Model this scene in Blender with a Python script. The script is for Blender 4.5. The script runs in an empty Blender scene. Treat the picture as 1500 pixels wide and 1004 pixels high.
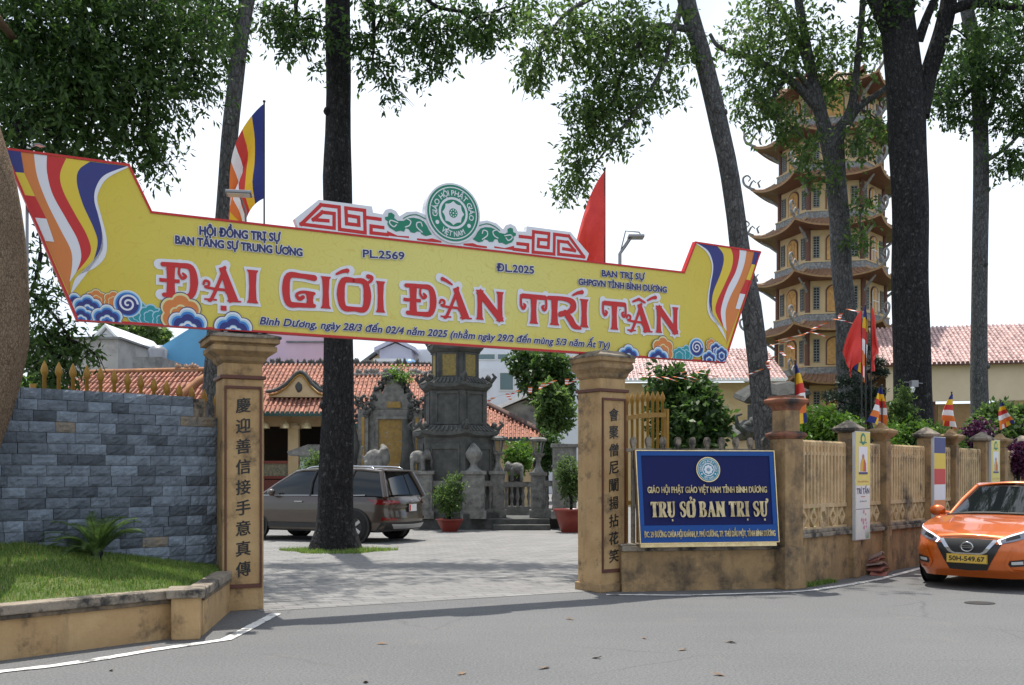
import bpy, bmesh, math, random
import numpy as np
from math import sin, cos, pi, radians as R, atan2, sqrt
from mathutils import Vector, Matrix
random.seed(7)
SC = bpy.context.scene
COL = SC.collection
# ------------------------------------------------ camera
HC, F = 1.55, 1500.0                      # eye height, focal length in photo pixels
cam_d = bpy.data.cameras.new('camera')
cam = bpy.data.objects.new('camera', cam_d); COL.objects.link(cam)
cam.location = (0, 0, HC); cam.rotation_euler = (pi/2, 0, 0)
cam_d.sensor_width = 36; cam_d.lens = 36; cam_d.shift_y = 0.128
cam_d.clip_start = 0.1; cam_d.clip_end = 3000
SC.camera = cam
# ------------------------------------------------ sky, sun, exposure
SUN_EL, SUN_AZ = R(73), R(-16)             # azimuth from +Y towards +X
w = bpy.data.worlds.new('World'); SC.world = w; w.use_nodes = True
nt = w.node_tree; nt.nodes.clear()
out = nt.nodes.new('ShaderNodeOutputWorld'); bg = nt.nodes.new('ShaderNodeBackground')
sky = nt.nodes.new('ShaderNodeTexSky'); sky.sky_type = 'NISHITA'; sky.sun_disc = False
sky.sun_elevation = SUN_EL; sky.sun_rotation = SUN_AZ; sky.air_density = 1.0; sky.dust_density = 1.5
tc = nt.nodes.new('ShaderNodeTexCoord'); mp = nt.nodes.new('ShaderNodeMapping'); mp.inputs['Scale'].default_value = (1, 1, 2.2)
nz = nt.nodes.new('ShaderNodeTexNoise'); nz.inputs['Scale'].default_value = 1.7; nz.inputs['Detail'].default_value = 5; nz.inputs['Roughness'].default_value = .5
cr = nt.nodes.new('ShaderNodeValToRGB'); cr.color_ramp.elements[0].position = .34; cr.color_ramp.elements[1].position = .58
cr.color_ramp.elements[0].color = (.05, .05, .05, 1); cr.color_ramp.elements[1].color = (.97, .97, .97, 1)
mx = nt.nodes.new('ShaderNodeMixRGB'); mx.inputs['Color2'].default_value = (5.7, 6.15, 6.75, 1)   # thin bright cloud
L = nt.links.new
L(tc.outputs['Generated'], mp.inputs['Vector']); L(mp.outputs['Vector'], nz.inputs['Vector']); L(nz.outputs['Fac'], cr.inputs['Fac'])
L(cr.outputs['Color'], mx.inputs['Fac']); L(sky.outputs['Color'], mx.inputs['Color1']); L(mx.outputs['Color'], bg.inputs['Color'])
bg.inputs['Strength'].default_value = 0.10
L(bg.outputs['Background'], out.inputs['Surface'])
sd = bpy.data.lights.new('sun', 'SUN'); sd.energy = 3.0; sd.angle = R(.6); sd.color = (1, .95, .87)
so = bpy.data.objects.new('sun', sd); COL.objects.link(so)
sdir = Vector((sin(SUN_AZ)*cos(SUN_EL), cos(SUN_AZ)*cos(SUN_EL), sin(SUN_EL)))
so.rotation_euler = sdir.to_track_quat('Z', 'Y').to_euler(); so.location = (0, 0, 40)
SC.view_settings.view_transform = 'Standard'; SC.view_settings.look = 'None'
SC.view_settings.exposure = 1.0; SC.view_settings.gamma = 1
SC.cycles.max_bounces = 8; SC.cycles.transparent_max_bounces = 8

# ------------------------------------------------ helpers
def at(px, py, Y): return Vector(((px-750)/F*Y, Y, HC+(694-py)/F*Y))
def ground(px, py):
    Y = F*HC/(py-694); return Vector(((px-750)/F*Y, Y, 0))
def X(px, Y): return (px-750)/F*Y
def Z(py, Y): return HC+(694-py)/F*Y

class MB:
    def __init__(s): s.v = []; s.f = []; s.m = []; s.sm = []
    def add(s, vs, fs, m=0, smooth=False):
        o = len(s.v); s.v.extend([tuple(q) for q in vs])
        for f in fs: s.f.append(tuple(i+o for i in f)); s.m.append(m); s.sm.append(smooth)
        return s
    def box(s, x0, x1, y0, y1, z0, z1, m=0, rz=0, tz=1.0):
        cx, cy = (x0+x1)/2, (y0+y1)/2; vs = []
        for z, k in ((z0, 1), (z1, tz)):
            for x, y in ((x0, y0), (x1, y0), (x1, y1), (x0, y1)):
                dx, dy = (x-cx)*k, (y-cy)*k
                vs.append((cx+dx*cos(rz)-dy*sin(rz), cy+dx*sin(rz)+dy*cos(rz), z))
        return s.add(vs, [(3, 2, 1, 0), (4, 5, 6, 7), (0, 1, 5, 4), (1, 2, 6, 5), (2, 3, 7, 6), (3, 0, 4, 7)], m)
    def ring(s, rings, m=0, smooth=True, cap=(True, True), closed=True):
        n = len(rings[0]); vs = [p for r in rings for p in r]; fs = []
        for i in range(len(rings)-1):
            for j in range(n if closed else n-1):
                a, b = i*n+j, i*n+(j+1) % n; fs.append((a, b, b+n, a+n))
        s.add(vs, fs, m, smooth)
        if cap[0]: s.add(rings[0], [tuple(reversed(range(n)))], m)
        if cap[1]: s.add(rings[-1], [tuple(range(n))], m)
        return s
    def lathe(s, prof, n=12, c=(0, 0, 0), m=0, smooth=True, rot=0.0, cap=(True, True)):
        return s.ring([[(c[0]+r*cos(rot+2*pi*j/n), c[1]+r*sin(rot+2*pi*j/n), c[2]+z) for j in range(n)] for r, z in prof], m, smooth, cap)
    def tube(s, pts, rad, n=8, m=0, cap=True, smooth=True):
        pts = [Vector(p) for p in pts]; k = len(pts)
        rad = [rad]*k if not hasattr(rad, '__len__') else rad
        t0 = (pts[1]-pts[0]).normalized()
        u = t0.orthogonal().normalized(); rings = []
        for i in range(k):
            t = (pts[min(i+1, k-1)]-pts[max(i-1, 0)]).normalized()
            u = (u-t*u.dot(t)).normalized(); v = t.cross(u)
            rings.append([pts[i]+(u*cos(2*pi*j/n)+v*sin(2*pi*j/n))*rad[i] for j in range(n)])
        return s.ring(rings, m, smooth, (cap, cap))
    def prism(s, poly, y0, y1, m=0):                      # polygon in x,z extruded through y
        n = len(poly)
        s.add([(x, y0, z) for x, z in poly], [tuple(range(n))], m); s.add([(x, y1, z) for x, z in poly], [tuple(reversed(range(n)))], m)
        vs = [(x, y0, z) for x, z in poly]+[(x, y1, z) for x, z in poly]
        return s.add(vs, [((i+1) % n, i, i+n, (i+1) % n+n) for i in range(n)], m)
    def sheet(s, poly, y, m=0):
        return s.add([(x, y, z) for x, z in poly], [tuple(range(len(poly)))], m)
    def strip(s, A, B, y, m=0):                            # sheet between two polylines (x,z) of equal length
        n = len(A); vs = [(x, y, z) for x, z in A]+[(x, y, z) for x, z in B]
        return s.add(vs, [(i, i+1, n+i+1, n+i) for i in range(n-1)], m)
    def ball(s, c, r, n=10, k=7, m=0, jit=0.0):
        r = (r, r, r) if not hasattr(r, '__len__') else r; rings = []
        for i in range(k+1):
            a = -pi/2+pi*(0.02+.96*i/k); q = []
            for j in range(n):
                d = 1+random.uniform(-jit, jit)
                q.append((c[0]+r[0]*cos(a)*cos(2*pi*j/n)*d, c[1]+r[1]*cos(a)*sin(2*pi*j/n)*d, c[2]+r[2]*sin(a)*d))
            rings.append(q)
        return s.ring(rings, m, True)
    def build(s, name, mats, parent=None, loc=(0, 0, 0), rz=0, bevel=0, solid=0, seg=2):
        me = bpy.data.meshes.new(name); me.from_pydata(s.v, [], s.f)
        mats = mats if isinstance(mats, (list, tuple)) else [mats]
        for q in mats: me.materials.append(q)
        me.polygons.foreach_set('material_index', s.m); me.polygons.foreach_set('use_smooth', s.sm); me.update()
        o = bpy.data.objects.new(name, me); COL.objects.link(o); o.location = loc; o.rotation_euler.z = rz
        if parent: o.parent = parent
        if solid:
            q = o.modifiers.new('solid', 'SOLIDIFY'); q.thickness = solid; q.offset = 0
        if bevel:
            q = o.modifiers.new('bevel', 'BEVEL'); q.width = bevel; q.segments = seg; q.limit_method = 'ANGLE'; q.angle_limit = R(40)
        return o

def tag(o, label=None, cat=None, group=None, kind=None):
    if label: o['label'] = label
    if cat: o['category'] = cat
    if group: o['group'] = group
    if kind: o['kind'] = kind
    return o
def thing(name, label, cat, loc=(0, 0, 0), rz=0, group=None):
    o = bpy.data.objects.new(name, None); COL.objects.link(o); o.location = loc; o.rotation_euler.z = rz
    o.empty_display_size = .1
    return tag(o, label, cat, group)
KIDS = {}
def copy_tree(o, parent=None):
    c = o.copy(); COL.objects.link(c)
    if parent: c.parent = parent
    for ch in list(o.children): copy_tree(ch, c)
    return c
def catmull(P, k=6, closed=False):
    P = [Vector(p) for p in P]; n = len(P); out = []
    for i in range(n if closed else n-1):
        g = (lambda j: P[j % n]) if closed else (lambda j: P[max(0, min(n-1, j))])
        a, b, c, d = g(i-1), g(i), g(i+1), g(i+2)
        for q in range(k):
            t = q/k
            out.append(.5*((2*b)+(c-a)*t+(2*a-5*b+4*c-d)*t*t+(3*b-a-3*c+d)*t**3))
    if not closed: out.append(P[-1])
    return out
def resample(P, n):
    P = [Vector(p) for p in P]; d = [0]
    for a, b in zip(P, P[1:]): d.append(d[-1]+(b-a).length)
    out = []; j = 0
    for i in range(n):
        t = d[-1]*i/(n-1)
        while j < len(P)-2 and d[j+1] < t: j += 1
        s_ = (t-d[j])/max(1e-9, d[j+1]-d[j]); out.append(P[j].lerp(P[j+1], min(1, s_)))
    return out

# ------------------------------------------------ materials
def mat(name, c1, c2=None, scale=4.0, rough=.8, metal=0.0, bump=0.0, bscale=None, stain=None, st_scale=1.2, st_lo=.55, st_hi=.7, stretch=(1, 1, 1), streak=0.0, island=0.0, spec=.5, coat=0.0, emit=0):
    m = bpy.data.materials.new(name); m.use_nodes = True; nt = m.node_tree; N = nt.nodes; Lk = nt.links.new
    b = N['Principled BSDF']; b.inputs['Roughness'].default_value = rough; b.inputs['Metallic'].default_value = metal
    b.inputs['Specular IOR Level'].default_value = spec; b.inputs['Coat Weight'].default_value = coat; b.inputs['Coat Roughness'].default_value = .04
    c1 = (*c1, 1); b.inputs['Base Color'].default_value = c1
    col = None
    if c2 or bump or stain or streak:
        g = N.new('ShaderNodeNewGeometry'); mp = N.new('ShaderNodeMapping'); mp.inputs['Scale'].default_value = stretch
        Lk(g.outputs['Position'], mp.inputs['Vector'])
    if c2:
        n1 = N.new('ShaderNodeTexNoise'); n1.inputs['Scale'].default_value = scale; n1.inputs['Detail'].default_value = 6; n1.inputs['Roughness'].default_value = .65
        Lk(mp.outputs['Vector'], n1.inputs['Vector'])
        r = N.new('ShaderNodeValToRGB'); r.color_ramp.elements[0].position = .32; r.color_ramp.elements[1].position = .68
        r.color_ramp.elements[0].color = c1; r.color_ramp.elements[1].color = (*c2, 1)
        Lk(n1.outputs['Fac'], r.inputs['Fac']); col = r.outputs['Color']
    if stain:
        n2 = N.new('ShaderNodeTexNoise'); n2.inputs['Scale'].default_value = st_scale; n2.inputs['Detail'].default_value = 8; n2.inputs['Roughness'].default_value = .7
        Lk(mp.outputs['Vector'], n2.inputs['Vector'])
        r2 = N.new('ShaderNodeValToRGB'); r2.color_ramp.elements[0].position = st_lo; r2.color_ramp.elements[1].position = st_hi
        Lk(n2.outputs['Fac'], r2.inputs['Fac'])
        x = N.new('ShaderNodeMixRGB'); Lk(r2.outputs['Color'], x.inputs['Fac'])
        if col: Lk(col, x.inputs['Color1'])
        else: x.inputs['Color1'].default_value = c1
        x.inputs['Color2'].default_value = (*stain, 1); col = x.outputs['Color']
    if streak:                                                 # runs of grime down the face
        mp2 = N.new('ShaderNodeMapping'); mp2.inputs['Scale'].default_value = (4.5, 4.5, .8); Lk(g.outputs['Position'], mp2.inputs['Vector'])
        n4 = N.new('ShaderNodeTexNoise'); n4.inputs['Scale'].default_value = 1.3; n4.inputs['Detail'].default_value = 7; n4.inputs['Roughness'].default_value = .7; Lk(mp2.outputs['Vector'], n4.inputs['Vector'])
        r4 = N.new('ShaderNodeValToRGB'); r4.color_ramp.elements[0].position = .52; r4.color_ramp.elements[1].position = .75; r4.color_ramp.elements[1].color = (streak, streak, streak, 1)
        Lk(n4.outputs['Fac'], r4.inputs['Fac']); x = N.new('ShaderNodeMixRGB'); Lk(r4.outputs['Color'], x.inputs['Fac']); Lk(col, x.inputs['Color1']) if col else None
        x.inputs['Color2'].default_value = (.06, .045, .03, 1); col = x.outputs['Color']
    if island:
        g2 = N.new('ShaderNodeNewGeometry'); h = N.new('ShaderNodeHueSaturation')
        ma = N.new('ShaderNodeMapRange'); ma.inputs['To Min'].default_value = 1-island; ma.inputs['To Max'].default_value = 1+island
        Lk(g2.outputs['Random Per Island'], ma.inputs['Value']); Lk(ma.outputs['Result'], h.inputs['Value'])
        if col: Lk(col, h.inputs['Color'])
        else: h.inputs['Color'].default_value = c1
        col = h.outputs['Color']
    if col: Lk(col, b.inputs['Base Color'])
    if bump:
        n3 = N.new('ShaderNodeTexNoise'); n3.inputs['Scale'].default_value = bscale or scale*5; n3.inputs['Detail'].default_value = 6
        Lk(mp.outputs['Vector'], n3.inputs['Vector'])
        bp_ = N.new('ShaderNodeBump'); bp_.inputs['Strength'].default_value = bump; bp_.inputs['Distance'].default_value = .02
        Lk(n3.outputs['Fac'], bp_.inputs['Height']); Lk(bp_.outputs['Normal'], b.inputs['Normal'])
    if emit:
        b.inputs['Emission Color'].default_value = c1; b.inputs['Emission Strength'].default_value = emit
    return m
def leafmat(name, dark, light, trans=.25):
    m = bpy.data.materials.new(name); m.use_nodes = True; nt = m.node_tree; N = nt.nodes; Lk = nt.links.new
    b = N['Principled BSDF']; b.inputs['Roughness'].default_value = .5; b.inputs['Specular IOR Level'].default_value = .35
    g = N.new('ShaderNodeNewGeometry'); r = N.new('ShaderNodeValToRGB')
    r.color_ramp.elements[0].color = (*dark, 1); r.color_ramp.elements[1].color = (*light, 1)
    Lk(g.outputs['Random Per Island'], r.inputs['Fac']); Lk(r.outputs['Color'], b.inputs['Base Color'])
    t = N.new('ShaderNodeBsdfTranslucent'); hs = N.new('ShaderNodeHueSaturation'); hs.inputs['Value'].default_value = 1.6; hs.inputs['Saturation'].default_value = 1.1
    Lk(r.outputs['Color'], hs.inputs['Color']); Lk(hs.outputs['Color'], t.inputs['Color'])
    mx = N.new('ShaderNodeMixShader'); mx.inputs['Fac'].default_value = trans
    Lk(b.outputs['BSDF'], mx.inputs[1]); Lk(t.outputs['BSDF'], mx.inputs[2]); Lk(mx.outputs['Shader'], N['Material Output'].inputs['Surface'])
    return m
OCHRE = mat('ochre_plaster', (.48, .32, .155), (.36, .22, .095), 2.2, .85, bump=.3, bscale=30, stain=(.07, .05, .035), st_scale=3.4, st_lo=.53, st_hi=.72, streak=.45)
OCHRE_OLD = mat('weathered_ochre_plaster', (.40, .26, .125), (.23, .15, .075), 3.5, .9, bump=.4, bscale=30, stain=(.05, .042, .034), st_scale=2.6, st_lo=.48, st_hi=.70, streak=.6)
OCHRE_PALE = mat('pale_ochre_plaster', (.60, .38, .17), (.48, .28, .11), 3, .85, bump=.2, bscale=30, stain=(.10, .07, .04), st_scale=3, st_lo=.62, st_hi=.8)
CONC = mat('mouldy_coping', (.30, .25, .19), (.17, .14, .11), 6, .95, bump=.5, bscale=40, stain=(.035, .033, .03), st_scale=3, st_lo=.48, st_hi=.6)
BROWN = mat('red_brown_trim', (.12, .035, .02), (.08, .03, .02), 8, .6, stain=(.5, .48, .45), st_scale=7, st_lo=.68, st_hi=.72)
BLACK = mat('black_paint', (.012, .012, .012), rough=.5)
GOLDPAINT = mat('ochre_metal_paint', (.36, .20, .022), (.27, .14, .018), 6, .5)
MOULD = mat('black_mould_trim', (.22, .16, .10), (.035, .03, .026), 5, .95, bump=.5, bscale=30)
PICKET = mat('picket_concrete', (.60, .45, .26), (.42, .29, .15), 5, .9, bump=.2, bscale=40, stain=(.09, .075, .06), st_scale=2.4, st_lo=.52, st_hi=.72, streak=.5)
SLATE = mat('blue_grey_stone', (.145, .172, .205), (.08, .097, .12), 9, .75, bump=.7, bscale=28, stain=(.30, .31, .33), st_scale=9, st_lo=.66, st_hi=.85, island=.55)
SLATE_TAN = mat('tan_stone', (.25, .19, .12), (.14, .14, .14), 9, .8, bump=.9, bscale=28)
ROOFTILE = mat('terracotta_tile', (.34, .145, .095), (.25, .10, .065), 3, .85, stain=(.10, .065, .05), st_scale=1.5, st_lo=.52, st_hi=.75, island=.35)
STONE = mat('grey_carved_stone', (.105, .105, .098), (.055, .057, .053), 5, .9, bump=.5, bscale=25, stain=(.035, .037, .035), st_scale=1.6, st_lo=.5, st_hi=.7)
STONE_LT = mat('pale_carved_stone', (.27, .26, .24), (.12, .117, .11), 6, .9, bump=.5, bscale=25, stain=(.05, .05, .05), st_scale=2.2, st_lo=.52, st_hi=.7)
BLUEPAINT_GREEN = mat('glazed_green_tile', (.02, .07, .06), rough=.35)
WHITE = mat('white_paint', (.78, .78, .77), (.66, .66, .66), 3, .6)
LINE = mat('worn_road_paint', (.70, .69, .66), (.55, .54, .52), 4, .8, stain=(.14, .14, .14), st_scale=5, st_lo=.54, st_hi=.62, bump=.2, bscale=60)
STEEL = mat('grey_steel', (.25, .25, .26), rough=.4, metal=.8)
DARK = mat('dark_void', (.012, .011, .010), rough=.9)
RED = mat('flag_red', (.66, .05, .035), (.54, .03, .025), 3, .75)
FBLUE = mat('flag_blue', (.015, .025, .16), rough=.75); FYEL = mat('flag_yellow', (.75, .46, .02), rough=.75); FRED = mat('flag_stripe_red', (.55, .04, .03), rough=.75)
FWHT = mat('flag_white', (.75, .74, .74), rough=.75); FORG = mat('flag_orange', (.70, .17, .03), rough=.75)
FLAGM = [FBLUE, FYEL, FRED, FWHT, FORG]
def barkmat(name, c1, c2, spot, amt, sc=1.0):
    m = bpy.data.materials.new(name); m.use_nodes = True; nt = m.node_tree; N = nt.nodes; Lk = nt.links.new; b = N['Principled BSDF']; b.inputs['Roughness'].default_value = .95; b.inputs['Specular IOR Level'].default_value = .15
    g = N.new('ShaderNodeNewGeometry'); mp = N.new('ShaderNodeMapping'); mp.inputs['Scale'].default_value = (sc, sc, sc*.38); Lk(g.outputs['Position'], mp.inputs['Vector'])
    def ns(scale, det, vec): n = N.new('ShaderNodeTexNoise'); n.inputs['Scale'].default_value = scale; n.inputs['Detail'].default_value = det; n.inputs['Roughness'].default_value = .7; Lk(vec, n.inputs['Vector']); return n.outputs['Fac']
    def rp(f, a, b_, c, d): r = N.new('ShaderNodeValToRGB'); r.color_ramp.elements[0].position = a; r.color_ramp.elements[1].position = b_; r.color_ramp.elements[0].color = (*c, 1); r.color_ramp.elements[1].color = (*d, 1); Lk(f, r.inputs['Fac']); return r.outputs['Color']
    def mxx(f, a, b_): x = N.new('ShaderNodeMixRGB'); Lk(f, x.inputs['Fac']); Lk(a, x.inputs['Color1']); x.inputs['Color2'].default_value = (*b_, 1); return x.outputs['Color']
    c = rp(ns(14, 8, mp.outputs['Vector']), .3, .7, c2, c1); c = mxx(rp(ns(1.1, 3, g.outputs['Position']), .45, .7, (0, 0, 0), (.5, .5, .5)), c, c2)
    c = mxx(rp(ns(11, 6, g.outputs['Position']), .56, .66, (0, 0, 0), (amt, amt, amt)), c, spot)
    v = N.new('ShaderNodeTexVoronoi'); v.feature = 'DISTANCE_TO_EDGE'; v.inputs['Scale'].default_value = 16; Lk(mp.outputs['Vector'], v.inputs['Vector']); c = mxx(rp(v.outputs['Distance'], .0, .12, (.7, .7, .7), (0, 0, 0)), c, tuple(q*.35 for q in c2)); Lk(c, b.inputs['Base Color'])
    ad = N.new('ShaderNodeMath'); ad.operation = 'ADD'; mm = N.new('ShaderNodeMath'); mm.operation = 'MINIMUM'; Lk(v.outputs['Distance'], mm.inputs[0]); mm.inputs[1].default_value = .25; Lk(mm.outputs[0], ad.inputs[0]); Lk(ns(30, 6, mp.outputs['Vector']), ad.inputs[1])
    bp_ = N.new('ShaderNodeBump'); bp_.inputs['Strength'].default_value = 1; bp_.inputs['Distance'].default_value = .05; Lk(ad.outputs[0], bp_.inputs['Height']); Lk(bp_.outputs['Normal'], b.inputs['Normal']); return m
BARK_D = barkmat('dark_bark', (.050, .048, .050), (.019, .0185, .02), (.15, .15, .15), .6); BARK_G = barkmat('grey_mottled_bark', (.17, .17, .172), (.065, .064, .065), (.30, .30, .29), .6); BARK_T = barkmat('tan_bark', (.46, .33, .22), (.27, .185, .12), (.12, .09, .065), .6, 3.2)
LEAF_D = leafmat('dark_leaf', (.018, .042, .014), (.075, .135, .035), .42); LEAF_M = leafmat('mid_leaf', (.034, .068, .022), (.125, .19, .055), .5)
LEAF_L = leafmat('bright_leaf', (.05, .12, .02), (.15, .26, .04), .3); LEAF_PINE = leafmat('pine_needle', (.008, .02, .012), (.025, .05, .03), .1)
GRASS = leafmat('grass_blade', (.07, .13, .025), (.24, .34, .08), .35)
for n_ in GRASS.node_tree.nodes:
    if n_.type == 'VALTORGB': e_ = n_.color_ramp.elements.new(.90); e_.color = (.22, .32, .08, 1); n_.color_ramp.elements[-1].color = (.42, .32, .14, 1)
MAGENTA = leafmat('magenta_bract', (.035, .018, .03), (.15, .03, .10), .2)
# ------------------------------------------------ lettering
_TC = {}
import unicodedata
def font2d(s, off=0.0, shear=0.0):                            # o with a horn is drawn as an o plus its own horn
    D = [unicodedata.normalize('NFD', c) for c in s]; H = [i for i, d in enumerate(D) if d[0] in 'Oo' and '\u031b' in d]
    if not H: return font2d_(s, off, shear)
    t = ''.join(unicodedata.normalize('NFC', d.replace('\u031b', '')) if i in H else c for i, (c, d) in enumerate(zip(s, D)))
    v, f = font2d_(t, off, shear); v, f = list(v), list(f)
    for i in H:
        k = 1.0 if D[i][0] == 'O' else .8; zt = .70 if k == 1 else .47; xm = max(q[0] for q in font2d_(t[:i+1].rstrip()[:-1]+D[i][0], off, shear)[0]); o = len(v)
        v += [(xm+dx*k, zt+dz*k) for dx, dz in [(-.10, -.07), (-.01, -.06), (.06, .04), (.05, .13), (-.03, .13), (-.01, .06), (-.05, -.01)]]; f.append(tuple(range(o, o+7)))
    return v, f
def font2d_(s, off=0.0, shear=0.0):
    key = (s, off, shear)
    if key not in _TC:
        c = bpy.data.curves.new('lettering', 'FONT'); c.body = s; c.offset = off; c.shear = shear; c.resolution_u = 3
        o = bpy.data.objects.new('lettering', c); me = o.to_mesh()
        v = [(q.co.x, q.co.y) for q in me.vertices]; f = [tuple(p.vertices) for p in me.polygons]
        o.to_mesh_clear(); bpy.data.objects.remove(o); bpy.data.curves.remove(c); _TC[key] = (v, f)
    return _TC[key]
CAPH = max(q[1] for q in font2d('H')[0])
def bold(d, n=8): return [(0, 0)]+([(d*cos(2*pi*i/n), d*sin(2*pi*i/n)) for i in range(n)] if d else [])
def text(mb, s, x0, x1, z, cap, y, m=0, off=0.0, shear=0.0, z1=None):
    v, f = font2d(s, 0.0, shear)                              # a heavier face is laid up from shifted copies
    a, b = min(q[0] for q in v), max(q[0] for q in v); kx = (x1-x0)/(b-a); kz = cap/CAPH; z1 = z if z1 is None else z1
    for i, (dx, dz) in enumerate(bold(off*kz)):
        mb.add([(x0+(q[0]-a)*kx+dx, y+.00012*i, z+(z1-z)*(q[0]-a)/(b-a)+q[1]*kz+dz) for q in v], f, m)
def arctext(mb, s, cx, cz, r, cap, a0, a1, y, m, off=.02, flip=False):
    n = len(s); ws = []
    for ch in s:
        if ch == ' ': ws.append(.30); continue
        v = font2d(ch)[0]; ws.append(max(q[0] for q in v)-min(q[0] for q in v)+.08)
    tot = sum(ws); acc = 0; k = cap/CAPH
    for ch, wd in zip(s, ws):
        t = (acc+wd/2)/tot; acc += wd
        if ch == ' ': continue
        a = a0+(a1-a0)*t; v, f = font2d(ch); mid = (max(q[0] for q in v)+min(q[0] for q in v))/2
        th = a+pi/2 if flip else a-pi/2; vs = []
        kk = min(k, abs(a1-a0)*r*1.0/tot)
        for i, (dx, dz) in enumerate(bold(off*k, 5)):
            vs = []
            for q in v:
                lx, lz = (q[0]-mid)*kk, (q[1]-CAPH/2)*k
                vs.append((cx+r*cos(a)+lx*cos(th)-lz*sin(th)+dx, y-.0002-.0001*i, cz+r*sin(a)+lx*sin(th)+lz*cos(th)+dz))
            mb.add(vs, f, m)
def disc(mb, cx, cz, r, y, m, n=48, r2=None):
    P = [(cx+r*cos(-2*pi*i/n), cz+r*sin(-2*pi*i/n)) for i in range(n)]
    if r2 is None: mb.sheet(P[::-1], y, m)
    else:
        Q = [(cx+r2*cos(-2*pi*i/n), cz+r2*sin(-2*pi*i/n)) for i in range(n)]
        mb.strip(P+[P[0]], Q+[Q[0]], y, m)
def emblem(mb, cx, cz, r, y, g, wh):                        # lotus wheel seal
    disc(mb, cx, cz, r*.94, y, g)
    disc(mb, cx, cz, r*.87, y-.001, wh, r2=r*.835)
    arctext(mb, 'GIÁO HỘI PHẬT GIÁO', cx, cz, r*.67, r*.17, R(196), R(-16), y-.001, wh)
    arctext(mb, 'VIỆT NAM', cx, cz, r*.69, r*.17, R(234), R(306), y-.001, wh, flip=True)
    for s in (-1, 1): disc(mb, cx+s*r*.58, cz-r*.36, r*.07, y-.001, wh, 12)
    disc(mb, cx, cz, r*.53, y-.001, wh, r2=r*.45)
    P = []
    for i in range(64):
        a = 2*pi*i/64; k = abs(((i/8) % 1)-.5)*2; P.append((cx+r*(.335+.065*k*k)*cos(a), cz+r*(.335+.065*k*k)*sin(a)))
    mb.sheet(P, y-.001, wh); disc(mb, cx, cz, r*.155, y-.002, g)
    for i in range(8): disc(mb, cx+r*.105*cos(i*pi/4), cz+r*.105*sin(i*pi/4), r*.024, y-.003, wh, 8)
    disc(mb, cx, cz, r*.03, y-.003, wh, 8)
# strokes of a flared display face: (points, width, width at the ends, curved)
def stem(x, w=.2, z0=0, z1=1): return ([(x, z0), (x, z0+.1), (x, .5*(z0+z1)), (x, z1-.1), (x, z1)], [w*1.65, w*1.12, w*.92, w*1.12, w*1.65], False)
def cv(P, ws): return (P, ws, True)
def ln(P, ws): return (P, ws, False)
def curl(x, z, r, s=1, a0=90):                              # small drop-ended curl
    return cv([(x+s*r*cos(R(a)), z+r*sin(R(a))) for a in (a0, a0-70, a0-150, a0-230)], [.07, .1, .12, .16])
_A = lambda: [cv([(.55, 1.0), (.40, .55), (.20, .05), (.13, 0)], [.10, .10, .10, .10]), ln([(.0, .02), (.34, .02)], [.05, .05]), ln([(.47, 1.0), (.80, .0)], [.17, .27]), ln([(.62, .02), (1.0, .02)], [.05, .05]),
             cv([(-.02, .46), (.02, .56), (.12, .53), (.11, .42), (.02, .38), (.30, .34), (.55, .33), (.60, .24)], [.07, .07, .08, .07, .07, .08, .08, .05])]
def _D(bar):
    q = [stem(.22, .21), cv([(.02, .94), (.45, .95), (.72, .90), (.80, .5), (.72, .10), (.45, .05), (.06, .06)], [.12, .13, .17, .22, .17, .13, .12]),
         cv([(.44, .92), (.42, .72), (.50, .58), (.58, .64), (.52, .72)], [.06, .07, .09, .10, .06])]
    if bar: q.append(ln([(-.06, .48), (.44, .48)], [.10, .10]))
    return q
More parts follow.
